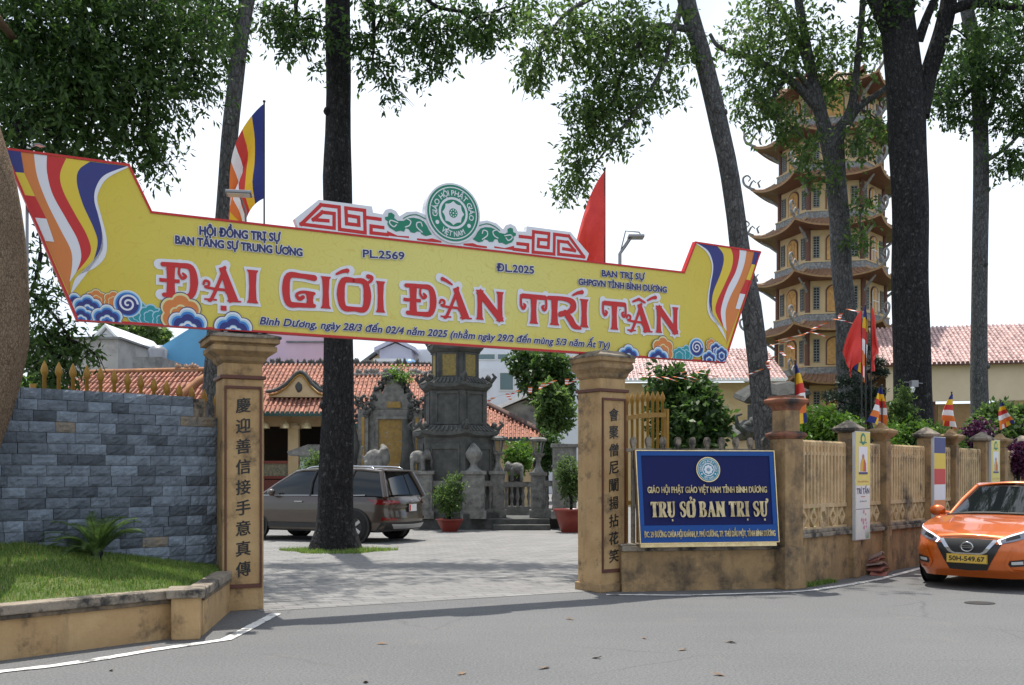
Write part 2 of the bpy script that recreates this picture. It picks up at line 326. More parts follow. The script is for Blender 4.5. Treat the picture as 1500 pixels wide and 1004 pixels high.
GL = {
 'Đ': (.95, _D(True)), 'A': (1.0, _A()), 'I': (.4, [stem(.2, .2)]),
 'G': (.95, [cv([(.92, .92), (.55, .95), (.20, .92), (.12, .5), (.20, .08), (.5, .05), (.92, .06)], [.18, .14, .19, .23, .19, .14, .12]), stem(.80, .2, .0, .46), cv([(.92, .44), (.6, .46), (.42, .36), (.50, .24), (.60, .30)], [.09, .09, .09, .12, .12])]),
 'O': (.95, [cv([(.5, .95), (.20, .92), (.12, .5), (.20, .08), (.5, .05), (.78, .08), (.86, .5), (.78, .92), (.5, .95)], [.13, .18, .24, .18, .13, .18, .24, .18, .13])]),
 'N': (1.0, [stem(.17, .17), stem(.84, .17), ln([(.12, .97), (.89, .03)], [.22, .22])]),
 'T': (.95, [stem(.48, .21, 0, .95), ln([(.05, .93), (.92, .93)], [.16, .16]), cv([(.02, .95), (.02, .62), (.10, .50), (.17, .60), (.11, .66)], [.08, .09, .11, .10, .05]), cv([(.93, .95), (.94, .62), (.87, .50), (.80, .60), (.86, .66)], [.08, .09, .11, .10, .05])]),
 'R': (1.0, [stem(.2, .21), cv([(.02, .94), (.5, .95), (.74, .86), (.76, .66), (.62, .50), (.38, .45), (.36, .36), (.46, .38)], [.12, .13, .2, .22, .14, .09, .1, .08]), cv([(.52, .48), (.68, .25), (.80, .04), (1.0, -.05)], [.16, .22, .2, .06])]),
 'U': (.9, [stem(.2, .2, .3, 1), cv([(.2, .5), (.22, .14), (.45, .03), (.68, .14), (.74, .5), (.74, .98)], [.2, .17, .12, .11, .10, .10]), ln([(.60, .98), (.90, .98)], [.05, .05])]),
 'S': (.75, [cv([(.64, .72), (.60, .93), (.36, .96), (.14, .82), (.22, .6), (.50, .45), (.62, .25), (.45, .05), (.2, .06), (.10, .30)], [.05, .08, .10, .16, .19, .20, .17, .11, .08, .05])]),
 'B': (.85, [stem(.2, .19), cv([(.05, .97), (.45, .97), (.64, .85), (.6, .62), (.4, .52), (.18, .52)], [.06, .08, .16, .15, .07, .06]), cv([(.2, .52), (.5, .50), (.72, .36), (.70, .14), (.5, .03), (.05, .03)], [.06, .08, .17, .17, .08, .06])]),
 'acute': (.3, [cv([(.0, 1.10), (.16, 1.2), (.30, 1.24)], [.06, .10, .13])]), 'grave': (.3, [cv([(.36, 1.10), (.2, 1.2), (.06, 1.26)], [.06, .10, .12])]),
 'hat': (.5, [ln([(.2, 1.06), (.46, 1.18), (.72, 1.06)], [.07, .11, .07])]), 'dot': (.3, [ln([(.46, -.22), (.58, -.22)], [.13, .13])]),
 'horn': (.2, [cv([(.80, .86), (.95, .98), (.98, 1.10), (.88, 1.12)], [.08, .09, .11, .13])]), 'hook': (.2, [cv([(.42, 1.22), (.52, 1.3), (.62, 1.22), (.52, 1.14), (.50, 1.06)], [.05, .07, .08, .07, .05])]),
}
GC = [0]
def glyph(mb, strokes, x0, kx, z0, kz, y, m, grow=0.0):
    for P, W, c in strokes:
        GC[0] = (GC[0]+1) % 150; si = GC[0]*.24
        P = [Vector((x0+p[0]*kx, z0+p[1]*kz)) for p in P]; W = [q*kz/2+grow for q in W]
        if c:
            k = 5; n = len(P); P2 = catmull(P, k); W = [W[min(n-1, i//k)]*(1-(i % k)/k)+W[min(n-1, i//k+1)]*((i % k)/k) for i in range((n-1)*k+1)]; P = P2
        n = len(P)
        if grow:
            P = list(P); P[0] = P[0]+(P[0]-P[1]).normalized()*grow; P[-1] = P[-1]+(P[-1]-P[-2]).normalized()*grow
        A, B = [], []
        for i in range(n):
            t = (P[min(i+1, n-1)]-P[max(i-1, 0)]).normalized(); nn = Vector((-t.y, t.x)); p, q = P[i]+nn*W[i], P[i]-nn*W[i]; yy = y-.00025*si-.00012*i/n
            A.append((p.x, yy, p.y)); B.append((q.x, yy, q.y))
        mb.add(A+B, [(i, i+1, n+i+1, n+i) for i in range(n-1)], m)
        if c:
            for e in (0, -1): disc(mb, P[e].x, P[e].y, W[e], y-.00025*si-.0001, m, 14)
def word(mb, letters, x0, x1, z, cap, y, m, grow=0.0, gap=.12):   # letters: [[base, mark, mark...], ...], None = space
    tot = sum(.45 if q is None else GL[q[0]][0]+gap for q in letters)-gap; kx = (x1-x0)/tot; x = x0
    for q in letters:
        if q is None: x += .45*kx; continue
        for g in q: glyph(mb, GL[g][1], x, kx, z, cap, y, m, grow)
        x += (GL[q[0]][0]+gap)*kx

# ------------------------------------------------ ground
def groundmat(name, kind):
    m = bpy.data.materials.new(name); m.use_nodes = True; nt = m.node_tree; N = nt.nodes; Lk = nt.links.new; b = N['Principled BSDF']
    b.inputs['Roughness'].default_value = .9; b.inputs['Specular IOR Level'].default_value = .3
    g = N.new('ShaderNodeNewGeometry')
    def noise(sc, det=6, ro=.6, vec=None):
        n = N.new('ShaderNodeTexNoise'); n.inputs['Scale'].default_value = sc; n.inputs['Detail'].default_value = det; n.inputs['Roughness'].default_value = ro
        Lk(vec or g.outputs['Position'], n.inputs['Vector']); return n.outputs['Fac']
    def ramp(f, a, b_, c1, c2):
        r = N.new('ShaderNodeValToRGB'); r.color_ramp.elements[0].position = a; r.color_ramp.elements[1].position = b_
        r.color_ramp.elements[0].color = (*c1, 1); r.color_ramp.elements[1].color = (*c2, 1); Lk(f, r.inputs['Fac']); return r.outputs['Color']
    def mixc(f, a, b_, t='MIX'):
        x = N.new('ShaderNodeMixRGB'); x.blend_type = t
        if isinstance(f, float): x.inputs['Fac'].default_value = f
        else: Lk(f, x.inputs['Fac'])
        for s, q in (('Color1', a), ('Color2', b_)):
            if isinstance(q, tuple): x.inputs[s].default_value = (*q, 1)
            else: Lk(q, x.inputs[s])
        return x.outputs['Color']
    if kind == 'asphalt':
        c = ramp(noise(.35, 6, .6), .34, .64, (.085, .087, .089), (.155, .157, .157)); mp = N.new('ShaderNodeMapping'); mp.inputs['Scale'].default_value = (.22, 1.5, 1); mp.inputs['Rotation'].default_value = (0, 0, R(-14)); Lk(g.outputs['Position'], mp.inputs['Vector']); c = mixc(ramp(noise(1.2, 6, .65, mp.outputs['Vector']), .48, .72, (0, 0, 0), (.55, .55, .55)), c, (.19, .188, .182)); c = mixc(ramp(noise(3.5, 7, .75), .55, .7, (0, 0, 0), (.45, .45, .45)), c, (.085, .085, .085))
        c = mixc(ramp(noise(190, 2), .42, .62, (0, 0, 0), (1, 1, 1)), c, (.20, .20, .20)); c = mixc(.6, c, ramp(noise(48, 4, .75), .38, .62, (.045, .045, .046), (.175, .175, .175)))
        c = mixc(ramp(noise(1.3, 8, .7), .60, .68, (0, 0, 0), (.3, .3, .3)), c, (.20, .18, .155))
        v = N.new('ShaderNodeTexVoronoi'); v.feature = 'DISTANCE_TO_EDGE'; v.inputs['Scale'].default_value = .42; 
        wv = mixc(.12, g.outputs['Position'], N.new('ShaderNodeTexNoise').outputs['Color'], 'ADD')
        n_ = [x for x in N if x.type == 'TEX_NOISE'][-1]; n_.inputs['Scale'].default_value = 2.5; Lk(g.outputs['Position'], n_.inputs['Vector']); Lk(wv, v.inputs['Vector'])
        cm = mixc(1.0, ramp(v.outputs['Distance'], .0, .006, (1, 1, 1), (0, 0, 0)), ramp(noise(.33, 2), .5, .6, (0, 0, 0), (1, 1, 1)), 'MULTIPLY')
        c = mixc(mixc(.55, cm, (0, 0, 0)), c, (.05, .05, .05))
        h = noise(170, 3)
    elif kind == 'paving':
        mp = N.new('ShaderNodeMapping'); mp.inputs['Rotation'].default_value = (0, 0, R(-24)); Lk(g.outputs['Position'], mp.inputs['Vector'])
        br = N.new('ShaderNodeTexBrick'); br.inputs['Scale'].default_value = 1; br.inputs['Brick Width'].default_value = .4; br.inputs['Row Height'].default_value = .2
        br.inputs['Mortar Size'].default_value = .011; br.inputs['Mortar Smooth'].default_value = .3; br.inputs['Color1'].default_value = (.165, .163, .158, 1); br.inputs['Color2'].default_value = (.225, .22, .214, 1); br.inputs['Mortar'].default_value = (.09, .088, .085, 1)
        Lk(mp.outputs['Vector'], br.inputs['Vector'])
        c = mixc(.75, ramp(noise(.6, 7, .65), .3, .7, (.13, .127, .122), (.31, .302, .292)), br.outputs['Color'])
        c = mixc(ramp(noise(2.2, 8, .7), .58, .72, (0, 0, 0), (.5, .5, .5)), c, (.14, .13, .12)); h = noise(60, 4)
    else:
        c = ramp(noise(3, 7), .3, .7, (.05, .085, .02), (.12, .14, .045)); h = noise(40, 4)
    Lk(c, b.inputs['Base Color'])
    bp_ = N.new('ShaderNodeBump'); bp_.inputs['Strength'].default_value = .5; bp_.inputs['Distance'].default_value = .01; Lk(h, bp_.inputs['Height']); Lk(bp_.outputs['Normal'], b.inputs['Normal'])
    return m
ASPH = groundmat('asphalt', 'asphalt'); PAVE = groundmat('courtyard_paving', 'paving'); SOIL = groundmat('lawn_soil', 'soil')
def flat(name, poly, z, m):
    me = MB(); me.add([(x, y, z) for x, y in poly], [tuple(range(len(poly)))])
    return tag(me.build(name, m), kind='structure')
flat('ground', [(-900, -60), (900, -60), (900, 1500), (-900, 1500)], -.004, SOIL)
flat('road', [(-45, -25), (75, -25), (75, 90), (-45, 90)], 0, ASPH)
flat('courtyard', [(-2.80, 11.50), (.95, 13.42), (3.9, 14.2), (8.5, 95), (-44, 95), (-44, 12.6), (-3.3, 12.0)], .004, PAVE)
flat('garden_lawn', [(3.95, 14.35), (5.2, 15.7), (70, 86), (70, 96), (9.2, 96)], .012, SOIL)
def paint(name, label, pts, wd, z=.008):
    mb = MB(); P = resample([(x, y, 0) for x, y in pts], 60); A, B = [], []
    for i, p in enumerate(P):
        t = (P[min(59, i+1)]-P[max(0, i-1)]).normalized(); n = Vector((-t.y, t.x, 0)); k = wd/2*(1+random.uniform(-.12, .12))
        A.append((*(p+n*k).xy, z)); B.append((*(p-n*k).xy, z))
    mb.add(A+B, [(60+i, 60+i+1, i+1, i) for i in range(59)]); return tag(mb.build(name, LINE), kind='structure')
gp = lambda q: tuple(ground(*q).xy)
paint('road_line', '', [gp(q) for q in [(-120, 1010), (0, 985), (75, 977), (150, 966), (226, 953), (331, 938), (355, 926), (404, 900)]], .115)
paint('road_line', '', [gp(q) for q in [(888, 872), (1000, 873), (1100, 870), (1180, 867), (1240, 858), (1290, 849), (1345, 834), (1420, 815), (1500, 795)]], .10)

# ------------------------------------------------ gate pillars
def seg(mb, A, B, t0, t1, z0, z1, m=0, e0=0, e1=0):        # oriented box along A>B, t measured to the right of travel
    A, B = Vector(A), Vector(B); d = (B-A).normalized(); n = Vector((d.y, -d.x)); A = A-d*e0; B = B+d*e1; vs = []
    for z in (z0, z1):
        for p in (A+n*t1, B+n*t1, B+n*t0, A+n*t0): vs.append((p.x, p.y, z))
    mb.add(vs, [(3, 2, 1, 0), (4, 5, 6, 7), (0, 1, 5, 4), (1, 2, 6, 5), (2, 3, 7, 6), (3, 0, 4, 7)], m)
def gate_pillar(loc, rz, chars, label, plinth, cs=1.0):
    t = thing('gate_pillar', label, 'pillar', loc, rz, 'pillars of the entrance gate'); h = .23
    b = MB(); b.box(-h, h, -h, h, 0, 2.62); b.box(-h+.012, h-.012, -h+.012, h-.012, 2.66, 2.80); b.build('shaft', OCHRE, t, bevel=.008)
    b = MB(); b.box(-h-.03, h+.03, -h-.03, h+.03, 0, .11); b.build('plinth', OCHRE_OLD, t, bevel=.01) if plinth else None
    b = MB(); b.box(-h-.025, h+.025, -h-.025, h+.025, 2.62, 2.66); b.build('necking', BROWN, t, bevel=.006)
    b = MB(); sq = lambda r, z: [(x, y, z) for q_ in ((h+(r-h)*cs) if r > h else r,) for x, y in ((q_, q_), (-q_, q_), (-q_, -q_), (q_, -q_))]
    b.ring([sq(h-.01, 2.80), sq(h+.03, 2.83), sq(h+.05, 2.87), sq(h+.12, 2.91), sq(h+.16, 2.93), sq(h+.16, 2.985), sq(h+.125, 2.99), sq(h+.125, 3.01), sq(h+.195, 3.02), sq(h+.195, 3.075)], 0, False)
    b.build('capital', OCHRE_OLD, t, bevel=.008)
    b = MB(); b.ring([sq(h+.215, 3.075), sq(h+.215, 3.10), sq(h-.06, 3.17)], 0, False); b.build('cap_slab', CONC, t, bevel=.01)
    b = MB(); z0, z1, q = .255, 2.54, .185; y0, y1 = -h-.022, -h+.001
    b.box(-q-.022, -q, y0, y1, z0, z1); b.box(q, q+.022, y0, y1, z0, z1); b.box(-q, q, y0, y1, z0, z0+.045); b.box(-q, q, y0, y1, z1-.03, z1); b.build('panel_frame', BROWN, t, bevel=.004)
    b = MB(); n = len(chars); st = (z1-z0-.2)/n
    for i, c in enumerate(chars):
        zc = z1-.1-st*(i+.5); v, f = font2d(c); a0, a1 = min(p[0] for p in v), max(p[0] for p in v); c0, c1 = min(p[1] for p in v), max(p[1] for p in v); k = .158/(a1-a0); kz = .165/max(c1-c0, .6)
        for i_, (dx, dz) in enumerate(bold(.0042, 6)): b.add([((p[0]-(a0+a1)/2)*k+dx, -h-.004-.0002*i_, zc+(p[1]-(c0+c1)/2)*kz+.12*(p[0]-(a0+a1)/2)*k+dz*.6) for p in v], f)
    b.build('lettering', BLACK, t)
    return t
PL = Vector((-3.14, 11.80, 0)); a = R(36); PR = Vector((1.150, 13.32, 0))+Vector((cos(a)-sin(a), sin(a)+cos(a), 0))*.23
gate_pillar(PL, R(25), '慶迎善信接手意真傳', 'ochre gate pillar beside the dark stone wall, inscribed 慶迎善信接手意真傳', False, .8)
gate_pillar(PR, a, '會聚僧尼闡揚拈花笑', 'ochre gate pillar beside the blue office sign, inscribed 會聚僧尼闡揚拈花笑', True, .42)

# gate leaves
def gate_leaf(hinge, far, label):
    hx, fx = Vector(hinge), Vector(far); d = fx-hx; Lg = d.length
    t = thing('gate_leaf', label, 'gate', (hx.x, hx.y, 0), atan2(d.y, d.x), 'leaves of the golden entrance gate'); top = lambda x: 2.28+.30*sin(pi/2*min(1, x/Lg))
    b = MB(); b.box(0, .06, -.03, .03, .04, 2.36); b.box(Lg-.06, Lg, -.03, .03, .04, top(Lg)-.05)
    n = 12
    for i in range(n): x0, x1 = .06+(Lg-.12)*i/n, .06+(Lg-.12)*(i+1)/n; b.add([(x, y, top(x)-q) for x in (x0, x1) for y in (-.02, .02) for q in (.18, .11)], [(0, 1, 5, 4), (2, 6, 7, 3), (1, 3, 7, 5), (0, 4, 6, 2)])
    b.box(.06, Lg-.06, -.02, .02, .12, .20); b.box(.06, Lg-.06, -.02, .02, 1.1, 1.16); b.build('gate_frame', GOLDPAINT, t)
    b = MB(); n = int(Lg/.15)
    for i in range(1, n+1):
        x = Lg*i/(n+1); b.lathe([(.021, .20), (.021, top(x)+.05), (.030, top(x)+.06), (.042, top(x)+.10), (.03, top(x)+.15), (.004, top(x)+.21)], 8, (x, 0, 0))
    b.build('spear_bars', GOLDPAINT, t)
gate_leaf((-3.42, 12.35), (-5.25, 11.15), 'ochre spear topped gate leaf swung open behind the stone wall')
gate_leaf((.93, 13.80), (2.36, 15.55), 'ochre spear topped gate leaf swung open behind the blue sign')

# ------------------------------------------------ stone wall, planter, lawn
WA = Vector((-7.2, 8.08)); WB = Vector((-3.40, 11.79)); wd = (WB-WA).normalized(); WL = (WB-WA).length
sw = thing('stone_wall', 'dark slate block wall standing left of the gate above the lawn', 'wall', (WA.x, WA.y, 0), atan2(wd.y, wd.x))
b = MB(); b.box(0, WL-.13, .03, .30, 0, 2.40); b.box(WL-.13, WL, .03, .30, 0, 2.20); b.build('core', CONC, sw)
rnd = random.Random(3); b = MB(); z = .18
while z < 2.36:
    hh = .112; x = -rnd.uniform(0, .2)
    while x < WL:
        l = rnd.uniform(.18, .30); x1 = min(x+l, WL)
        if not (x1 > WL-.12 and z > 2.15):
            pr = rnd.uniform(0, .010); nx, nz = 6, 4; vs = []; ox = rnd.random()*99
            for j in range(nz+1):
                for i in range(nx+1):
                    e = 0 if (i in (0, nx) or j in (0, nz)) else rnd.uniform(.003, .017)
                    vs.append((x+.0025+(x1-x-.005)*i/nx, -pr-e, z+.0025+(hh-.005)*j/nz))
            o = len(vs); per = [(i) for i in range(nx+1)]+[nx+(nx+1)*j for j in range(1, nz+1)]+[(nx+1)*nz+i for i in range(nx-1, -1, -1)]+[(nx+1)*j for j in range(nz-1, 0, -1)]
            vs += [(vs[i][0], .032, vs[i][2]) for i in per]; m_ = len(per)
            fs = [(j*(nx+1)+i, j*(nx+1)+i+1, (j+1)*(nx+1)+i+1, (j+1)*(nx+1)+i) for j in range(nz) for i in range(nx)]
            fs += [(per[k], o+k, o+(k+1) % m_, per[(k+1) % m_]) for k in range(m_)]
            b.add(vs, fs, 1 if rnd.random() < .035 else 0)
        x = x1
    z += hh
b.build('stone_blocks', [SLATE, SLATE_TAN], sw)
pw = thing('planter_wall', 'low ochre planter wall with mouldy coping holding the front lawn', 'wall', (0, 0, 0))
PA, PB, PC, PD = (-6.0, 6.56), (-3.22, 9.60), (-2.96, 9.80), (-3.17, 11.50)
b = MB(); seg(b, PA, PB, -.12, 0, 0, .335, 0, 0, .12); seg(b, PC, PD, -.12, 0, 0, .335); b.build('wall_face', OCHRE, pw)
b = MB(); seg(b, PA, PB, -.14, .03, .335, .375, 0, 0, .08); seg(b, PC, PD, -.14, .02, .335, .375); b.build('string_course', MOULD, pw, bevel=.006)
b = MB(); seg(b, PA, PB, -.16, .05, .375, .46, 0, 0, .07); seg(b, PC, PD, -.16, .03, .375, .46, 0, .0, -.03); b.build('coping', CONC, pw, bevel=.012)
b = MB(); q = Vector((-3.07, 9.66)); b.box(q.x-.13, q.x+.13, q.y-.14, q.y+.14, 0, .40, rz=R(14)); b.build('end_post', OCHRE, pw, bevel=.012); b = MB(); b.box(q.x-.17, q.x+.17, q.y-.18, q.y+.18, .39, .475, rz=R(14)); b.build('post_coping', CONC, pw, bevel=.014)
def lawn_h(u, v): return .40+(.07+.37*min(1, (1-u)/.40))*v**.8        # u along the wall, v from planter to wall
def lawn_p(u, v):
    A = Vector((-6.1, 6.65)).lerp(Vector((-3.1, 9.72)), min(1, u/.72)) if u < .72 else Vector((-3.1, 9.72)).lerp(Vector((-3.25, 11.45)), (u-.72)/.28)
    B = WA.lerp(WB, u)-Vector((wd.y, -wd.x))*-.0; p = A.lerp(B, v); return Vector((p.x, p.y, lawn_h(u, v)))
nu, nv = 60, 24; b = MB()
b.add([lawn_p(i/nu, j/nv)+Vector((0, 0, random.uniform(-.012, .012))) for j in range(nv+1) for i in range(nu+1)], [(j*(nu+1)+i, j*(nu+1)+i+1, (j+1)*(nu+1)+i+1, (j+1)*(nu+1)+i) for j in range(nv) for i in range(nu)], 0, True)
tag(b.build('lawn', SOIL), kind='structure')
def blades(name, pts, h0, h1, m, wdt=.006, lean=.6, seed=1):
    rg = np.random.default_rng(seed); n = len(pts); P = np.asarray(pts, float); a = rg.uniform(0, 2*np.pi, n); h = rg.uniform(h0, h1, n); l = rg.uniform(0, lean, n)*h
    dx, dy = np.cos(a), np.sin(a); la = rg.uniform(0, 2*np.pi, n); V = np.empty((n, 3, 3))
    V[:, 0] = P+np.stack([dx*wdt, dy*wdt, np.zeros(n)], 1); V[:, 1] = P-np.stack([dx*wdt, dy*wdt, np.zeros(n)], 1); V[:, 2] = P+np.stack([np.cos(la)*l, np.sin(la)*l, h], 1)
    return rawmesh(name, V.reshape(-1, 3), 3, m)
def rawmesh(name, V, k, m):
    me = bpy.data.meshes.new(name); n = len(V)//k; me.vertices.add(n*k); me.loops.add(n*k); me.polygons.add(n)
    me.vertices.foreach_set('co', np.ascontiguousarray(V, dtype=np.float32).ravel()); me.loops.foreach_set('vertex_index', np.arange(n*k, dtype=np.int32))
    me.polygons.foreach_set('loop_start', np.arange(0, n*k, k, dtype=np.int32)); me.update(calc_edges=True); me.validate(); me.materials.append(m)
    o = bpy.data.objects.new(name, me); COL.objects.link(o); return o
rnd = random.Random(5); pts = []
for i in range(46000):
    u, v = rnd.uniform(.1, 1), rnd.random()**.85; pts.append(lawn_p(u, min(.985, .02+v)))
tag(blades('grass', pts, .012, .055, GRASS, .005), 'short bright grass on the raised lawn before the stone wall', kind='stuff')

# cycad
def cycad(loc, S=1.3):
    t = thing('cycad', 'small dark cycad palm with arching fronds by the stone wall', 'plant', loc); b = MB(); b.lathe([(.05, -.03), (.06, .05), (.03, .12)], 10); b.build('trunk', BARK_D, t); r = random.Random(2)
    for k in range(34):
        a = k*2.4+r.uniform(-.2, .2); el = r.uniform(.25, 1.25); Lf = r.uniform(.34, .46)*S; b = MB(); P = []
        for i in range(13):
            s = i/12; e = el-1.15*s*s; q = P[-1] if P else Vector((0, 0, .03)); P.append(q+Vector((cos(a)*cos(e), sin(a)*cos(e), sin(e)))*Lf/12)
        b.tube(P, [.006*(1-.7*i/12) for i in range(13)], 4)
        for i in range(2, 52):
            s = i/52*12; j = int(s); p = P[j].lerp(P[min(12, j+1)], s-j); tq = (P[min(12, j+1)]-P[j]).normalized() if j < 12 else Vector((0, 0, -1)); sd = tq.cross(Vector((0, 0, 1))).normalized(); l = .11*(1-abs(i/52-.4)*1.2)
            for sg in (-1, 1): e = p+(sd*sg*.85+tq*.5)*l+Vector((0, 0, .02)); b.add([p-tq*.004, p+tq*.004, e], [(0, 1, 2)])
        b.build('frond', LEAF_M, t)
cycad(lawn_p(.705, .80))
# ------------------------------------------------ the welcome banner over the gate
BA = R(27.8); BO = Vector((-3.04, 11.56, 0)); BD = Vector((cos(BA), sin(BA)))
def bp(px, py):                                             # photo pixel on the banner plane > (x along the banner, z)
    r = (px-750)/F; Y = (BO.y-BO.x*math.tan(BA))/(1-r*math.tan(BA)); return ((r*Y-BO.x)/cos(BA), HC+(694-py)/F*Y)
z1 = lambda q: bp(q[0]/3.1375, q[1]/3.1375+180)
z2 = lambda q: bp(q[0]/3.3475+400, q[1]/3.3475+240)
z3 = lambda q: bp(q[0]/4.3647+780, q[1]/4.3647+330)
ze = lambda q: bp(q[0]/5.769+600, q[1]/5.769+260)
bn = thing('gate_banner', 'long yellow banner with upswept flag striped ends spanning the gate pillars', 'banner', BO, BA)
def bannermat():
    m = bpy.data.materials.new('printed_yellow'); m.use_nodes = True; nt = m.node_tree; N = nt.nodes; Lk = nt.links.new; b = N['Principled BSDF']; b.inputs['Roughness'].default_value = .45
    tc = N.new('ShaderNodeTexCoord'); mp = N.new('ShaderNodeMapping'); mp.inputs['Location'].default_value = (-.30, 0, -1.47); mp.inputs['Scale'].default_value = (.155, 0, .40)
    gr = N.new('ShaderNodeTexGradient'); gr.gradient_type = 'SPHERICAL'; Lk(tc.outputs['Object'], mp.inputs['Vector']); Lk(mp.outputs['Vector'], gr.inputs['Vector'])
    mp.inputs['Location'].default_value = (-.155*2.6, 0, -.40*3.93)
    r = N.new('ShaderNodeValToRGB'); r.color_ramp.elements[0].position = .25; r.color_ramp.elements[0].color = (.60, .45, .012, 1); r.color_ramp.elements[1].position = .9; r.color_ramp.elements[1].color = (.66, .60, .17, 1)
    Lk(gr.outputs['Fac'], r.inputs['Fac'])
    n = N.new('ShaderNodeTexNoise'); n.inputs['Scale'].default_value = 3.2; n.inputs['Detail'].default_value = 1; Lk(tc.outputs['Object'], n.inputs['Vector'])
    w_ = N.new('ShaderNodeMath'); w_.operation = 'PINGPONG'; w_.inputs[1].default_value = .035; Lk(n.outputs['Fac'], w_.inputs[0])   # thin contour scrolls of the print
    c = N.new('ShaderNodeValToRGB'); c.color_ramp.elements[0].position = .0; c.color_ramp.elements[0].color = (.35, .35, .35, 1); c.color_ramp.elements[1].position = .006; c.color_ramp.elements[1].color = (0, 0, 0, 1); Lk(w_.outputs[0], c.inputs['Fac'])
    bn_ = N.new('ShaderNodeTexNoise'); bn_.inputs['Scale'].default_value = 1.1; bn_.inputs['Detail'].default_value = 3; Lk(tc.outputs['Object'], bn_.inputs['Vector']); bb_ = N.new('ShaderNodeBump'); bb_.inputs['Strength'].default_value = .5; bb_.inputs['Distance'].default_value = .06; Lk(bn_.outputs['Fac'], bb_.inputs['Height']); Lk(bb_.outputs['Normal'], b.inputs['Normal']); b.inputs['Roughness'].default_value = .38
    x = N.new('ShaderNodeMixRGB'); Lk(c.outputs['Color'], x.inputs['Fac']); Lk(r.outputs['Color'], x.inputs['Color1']); x.inputs['Color2'].default_value = (.52, .32, .03, 1); Lk(x.outputs['Color'], b.inputs['Base Color'])
    return m
BYEL = bannermat(); P_ = lambda n, c: mat(n, c, rough=.45)
BRED = P_('printed_red', (.52, .010, .010)); BWHT = P_('printed_white', (.70, .70, .74)); BBLUE = P_('printed_navy', (.016, .022, .17)); BORG = P_('printed_orange', (.62, .19, .035)); BGRN = P_('printed_green', (.0, .19, .105)); BSKY = P_('printed_sky_blue', (.03, .18, .52)); BTEAL = P_('printed_teal', (.01, .26, .30)); BLT = P_('printed_pale_blue', (.34, .55, .68)); BNAVY = P_('printed_ink', (.022, .025, .12)); BROSE = P_('printed_yellow_stripe', (.68, .50, .03)); BPALE = P_('printed_cream', (.66, .60, .30))
OUT = [bp(*q) for q in [(5, 219), (188, 243), (221, 312), (1000, 400), (1017, 356), (1111, 370), (1059, 531), (113, 469)]]
b = MB(); b.prism(OUT[::-1], -.03, .03); b.build('panel', BYEL, bn)
b = MB()                                                    # red edging
n = len(OUT); cx = sum(p[0] for p in OUT)/n
for i in range(n):
    p, q = Vector(OUT[i]), Vector(OUT[(i+1) % n]); d = (q-p).normalized(); nn = Vector((-d.y, d.x))*.012
    b.prism([tuple(p-nn-d*.01), tuple(q-nn+d*.01), tuple(q+nn+d*.01), tuple(p+nn-d*.01)], -.040-.0006*i, .034+.0006*i)
b.build('edging', BRED, bn)
WM = [BORG, BWHT, BRED, BROSE, BBLUE]
def wave(zf, cols, edge, blocks, y=-.0325):                  # flag waves at the ends
    b = MB()
    C = [catmull([zf(q) for q in c], 8) for c in cols]; C = [resample([Vector(q) for q in c], 40) for c in C]
    E = resample([Vector(zf(q)) for q in edge], 40); T = [tuple(q) for q in E]
    seq = [(3, 0)]+[(3+i, m) for i, m in ()]
    b.strip(T, [tuple(q) for q in C[0]], y, 0)
    for i, m in enumerate((1, 2, 3, 4, 1)): b.strip([tuple(q) for q in C[i]], [tuple(q) for q in C[i+1]], y-.0006*(i+1), m)
    for q, m in blocks: b.sheet([zf(p) for p in q], -.0375, m)
    b.build('striped_end', WM, bn)
wave(z1, [[(155, 148), (170, 250), (215, 370), (280, 500), (325, 590), (330, 660), (318, 735)], [(215, 155), (215, 230), (240, 330), (300, 440), (355, 540), (372, 620), (350, 688)], [(303, 168), (275, 240), (288, 315), (342, 420), (400, 525), (414, 605), (350, 690)],
          [(412, 183), (362, 220), (352, 280), (380, 380), (430, 490), (447, 560), (422, 655)], [(582, 204), (480, 244), (440, 300), (432, 360), (450, 430), (470, 520), (468, 590), (425, 658)], [(590, 208), (493, 258), (452, 320), (447, 370), (466, 440), (489, 540), (481, 620), (430, 672), (350, 712), (322, 795)]],
     [(21, 127), (322, 800)], [([(24, 128), (94, 134), (110, 235), (66, 231)], 4), ([(66, 231), (110, 235), (160, 342), (110, 336)], 3), ([(112, 336), (160, 342), (212, 445), (160, 440)], 2), ([(160, 440), (212, 445), (248, 551), (208, 547)], 1)])
wave(z3, [[(1360, 160), (1345, 250), (1310, 350), (1255, 460), (1228, 540), (1225, 600), (1232, 680)], [(1315, 155), (1312, 210), (1290, 300), (1240, 400), (1205, 500), (1195, 570), (1212, 652)], [(1255, 148), (1272, 200), (1262, 280), (1215, 390), (1170, 490), (1162, 560), (1208, 652)],
          [(1172, 138), (1208, 185), (1212, 240), (1190, 320), (1150, 420), (1137, 490), (1142, 570)], [(1040, 118), (1110, 165), (1140, 230), (1145, 290), (1130, 380), (1118, 470), (1122, 550), (1147, 604)], [(1032, 120), (1098, 170), (1130, 230), (1137, 290), (1122, 380), (1108, 480), (1110, 550), (1140, 612), (1200, 658), (1232, 745)]],
     [(1452, 172), (1232, 765)], [([(1410, 166), (1454, 173), (1420, 258), (1391, 252)], 4), ([(1391, 252), (1420, 258), (1387, 357), (1355, 350)], 3), ([(1355, 350), (1387, 357), (1350, 445), (1315, 440)], 2), ([(1315, 440), (1350, 445), (1315, 541), (1287, 536)], 1)])
b = MB(); CM = [BWHT, BLT, BSKY, BBLUE, BORG, BTEAL, BNAVY, BPALE]                     # scroll clouds along the bottom
e0, e1 = Vector(OUT[7]), Vector(OUT[6]); le, re_ = (Vector(OUT[0]), Vector(OUT[7])), (Vector(OUT[6]), Vector(OUT[5]))
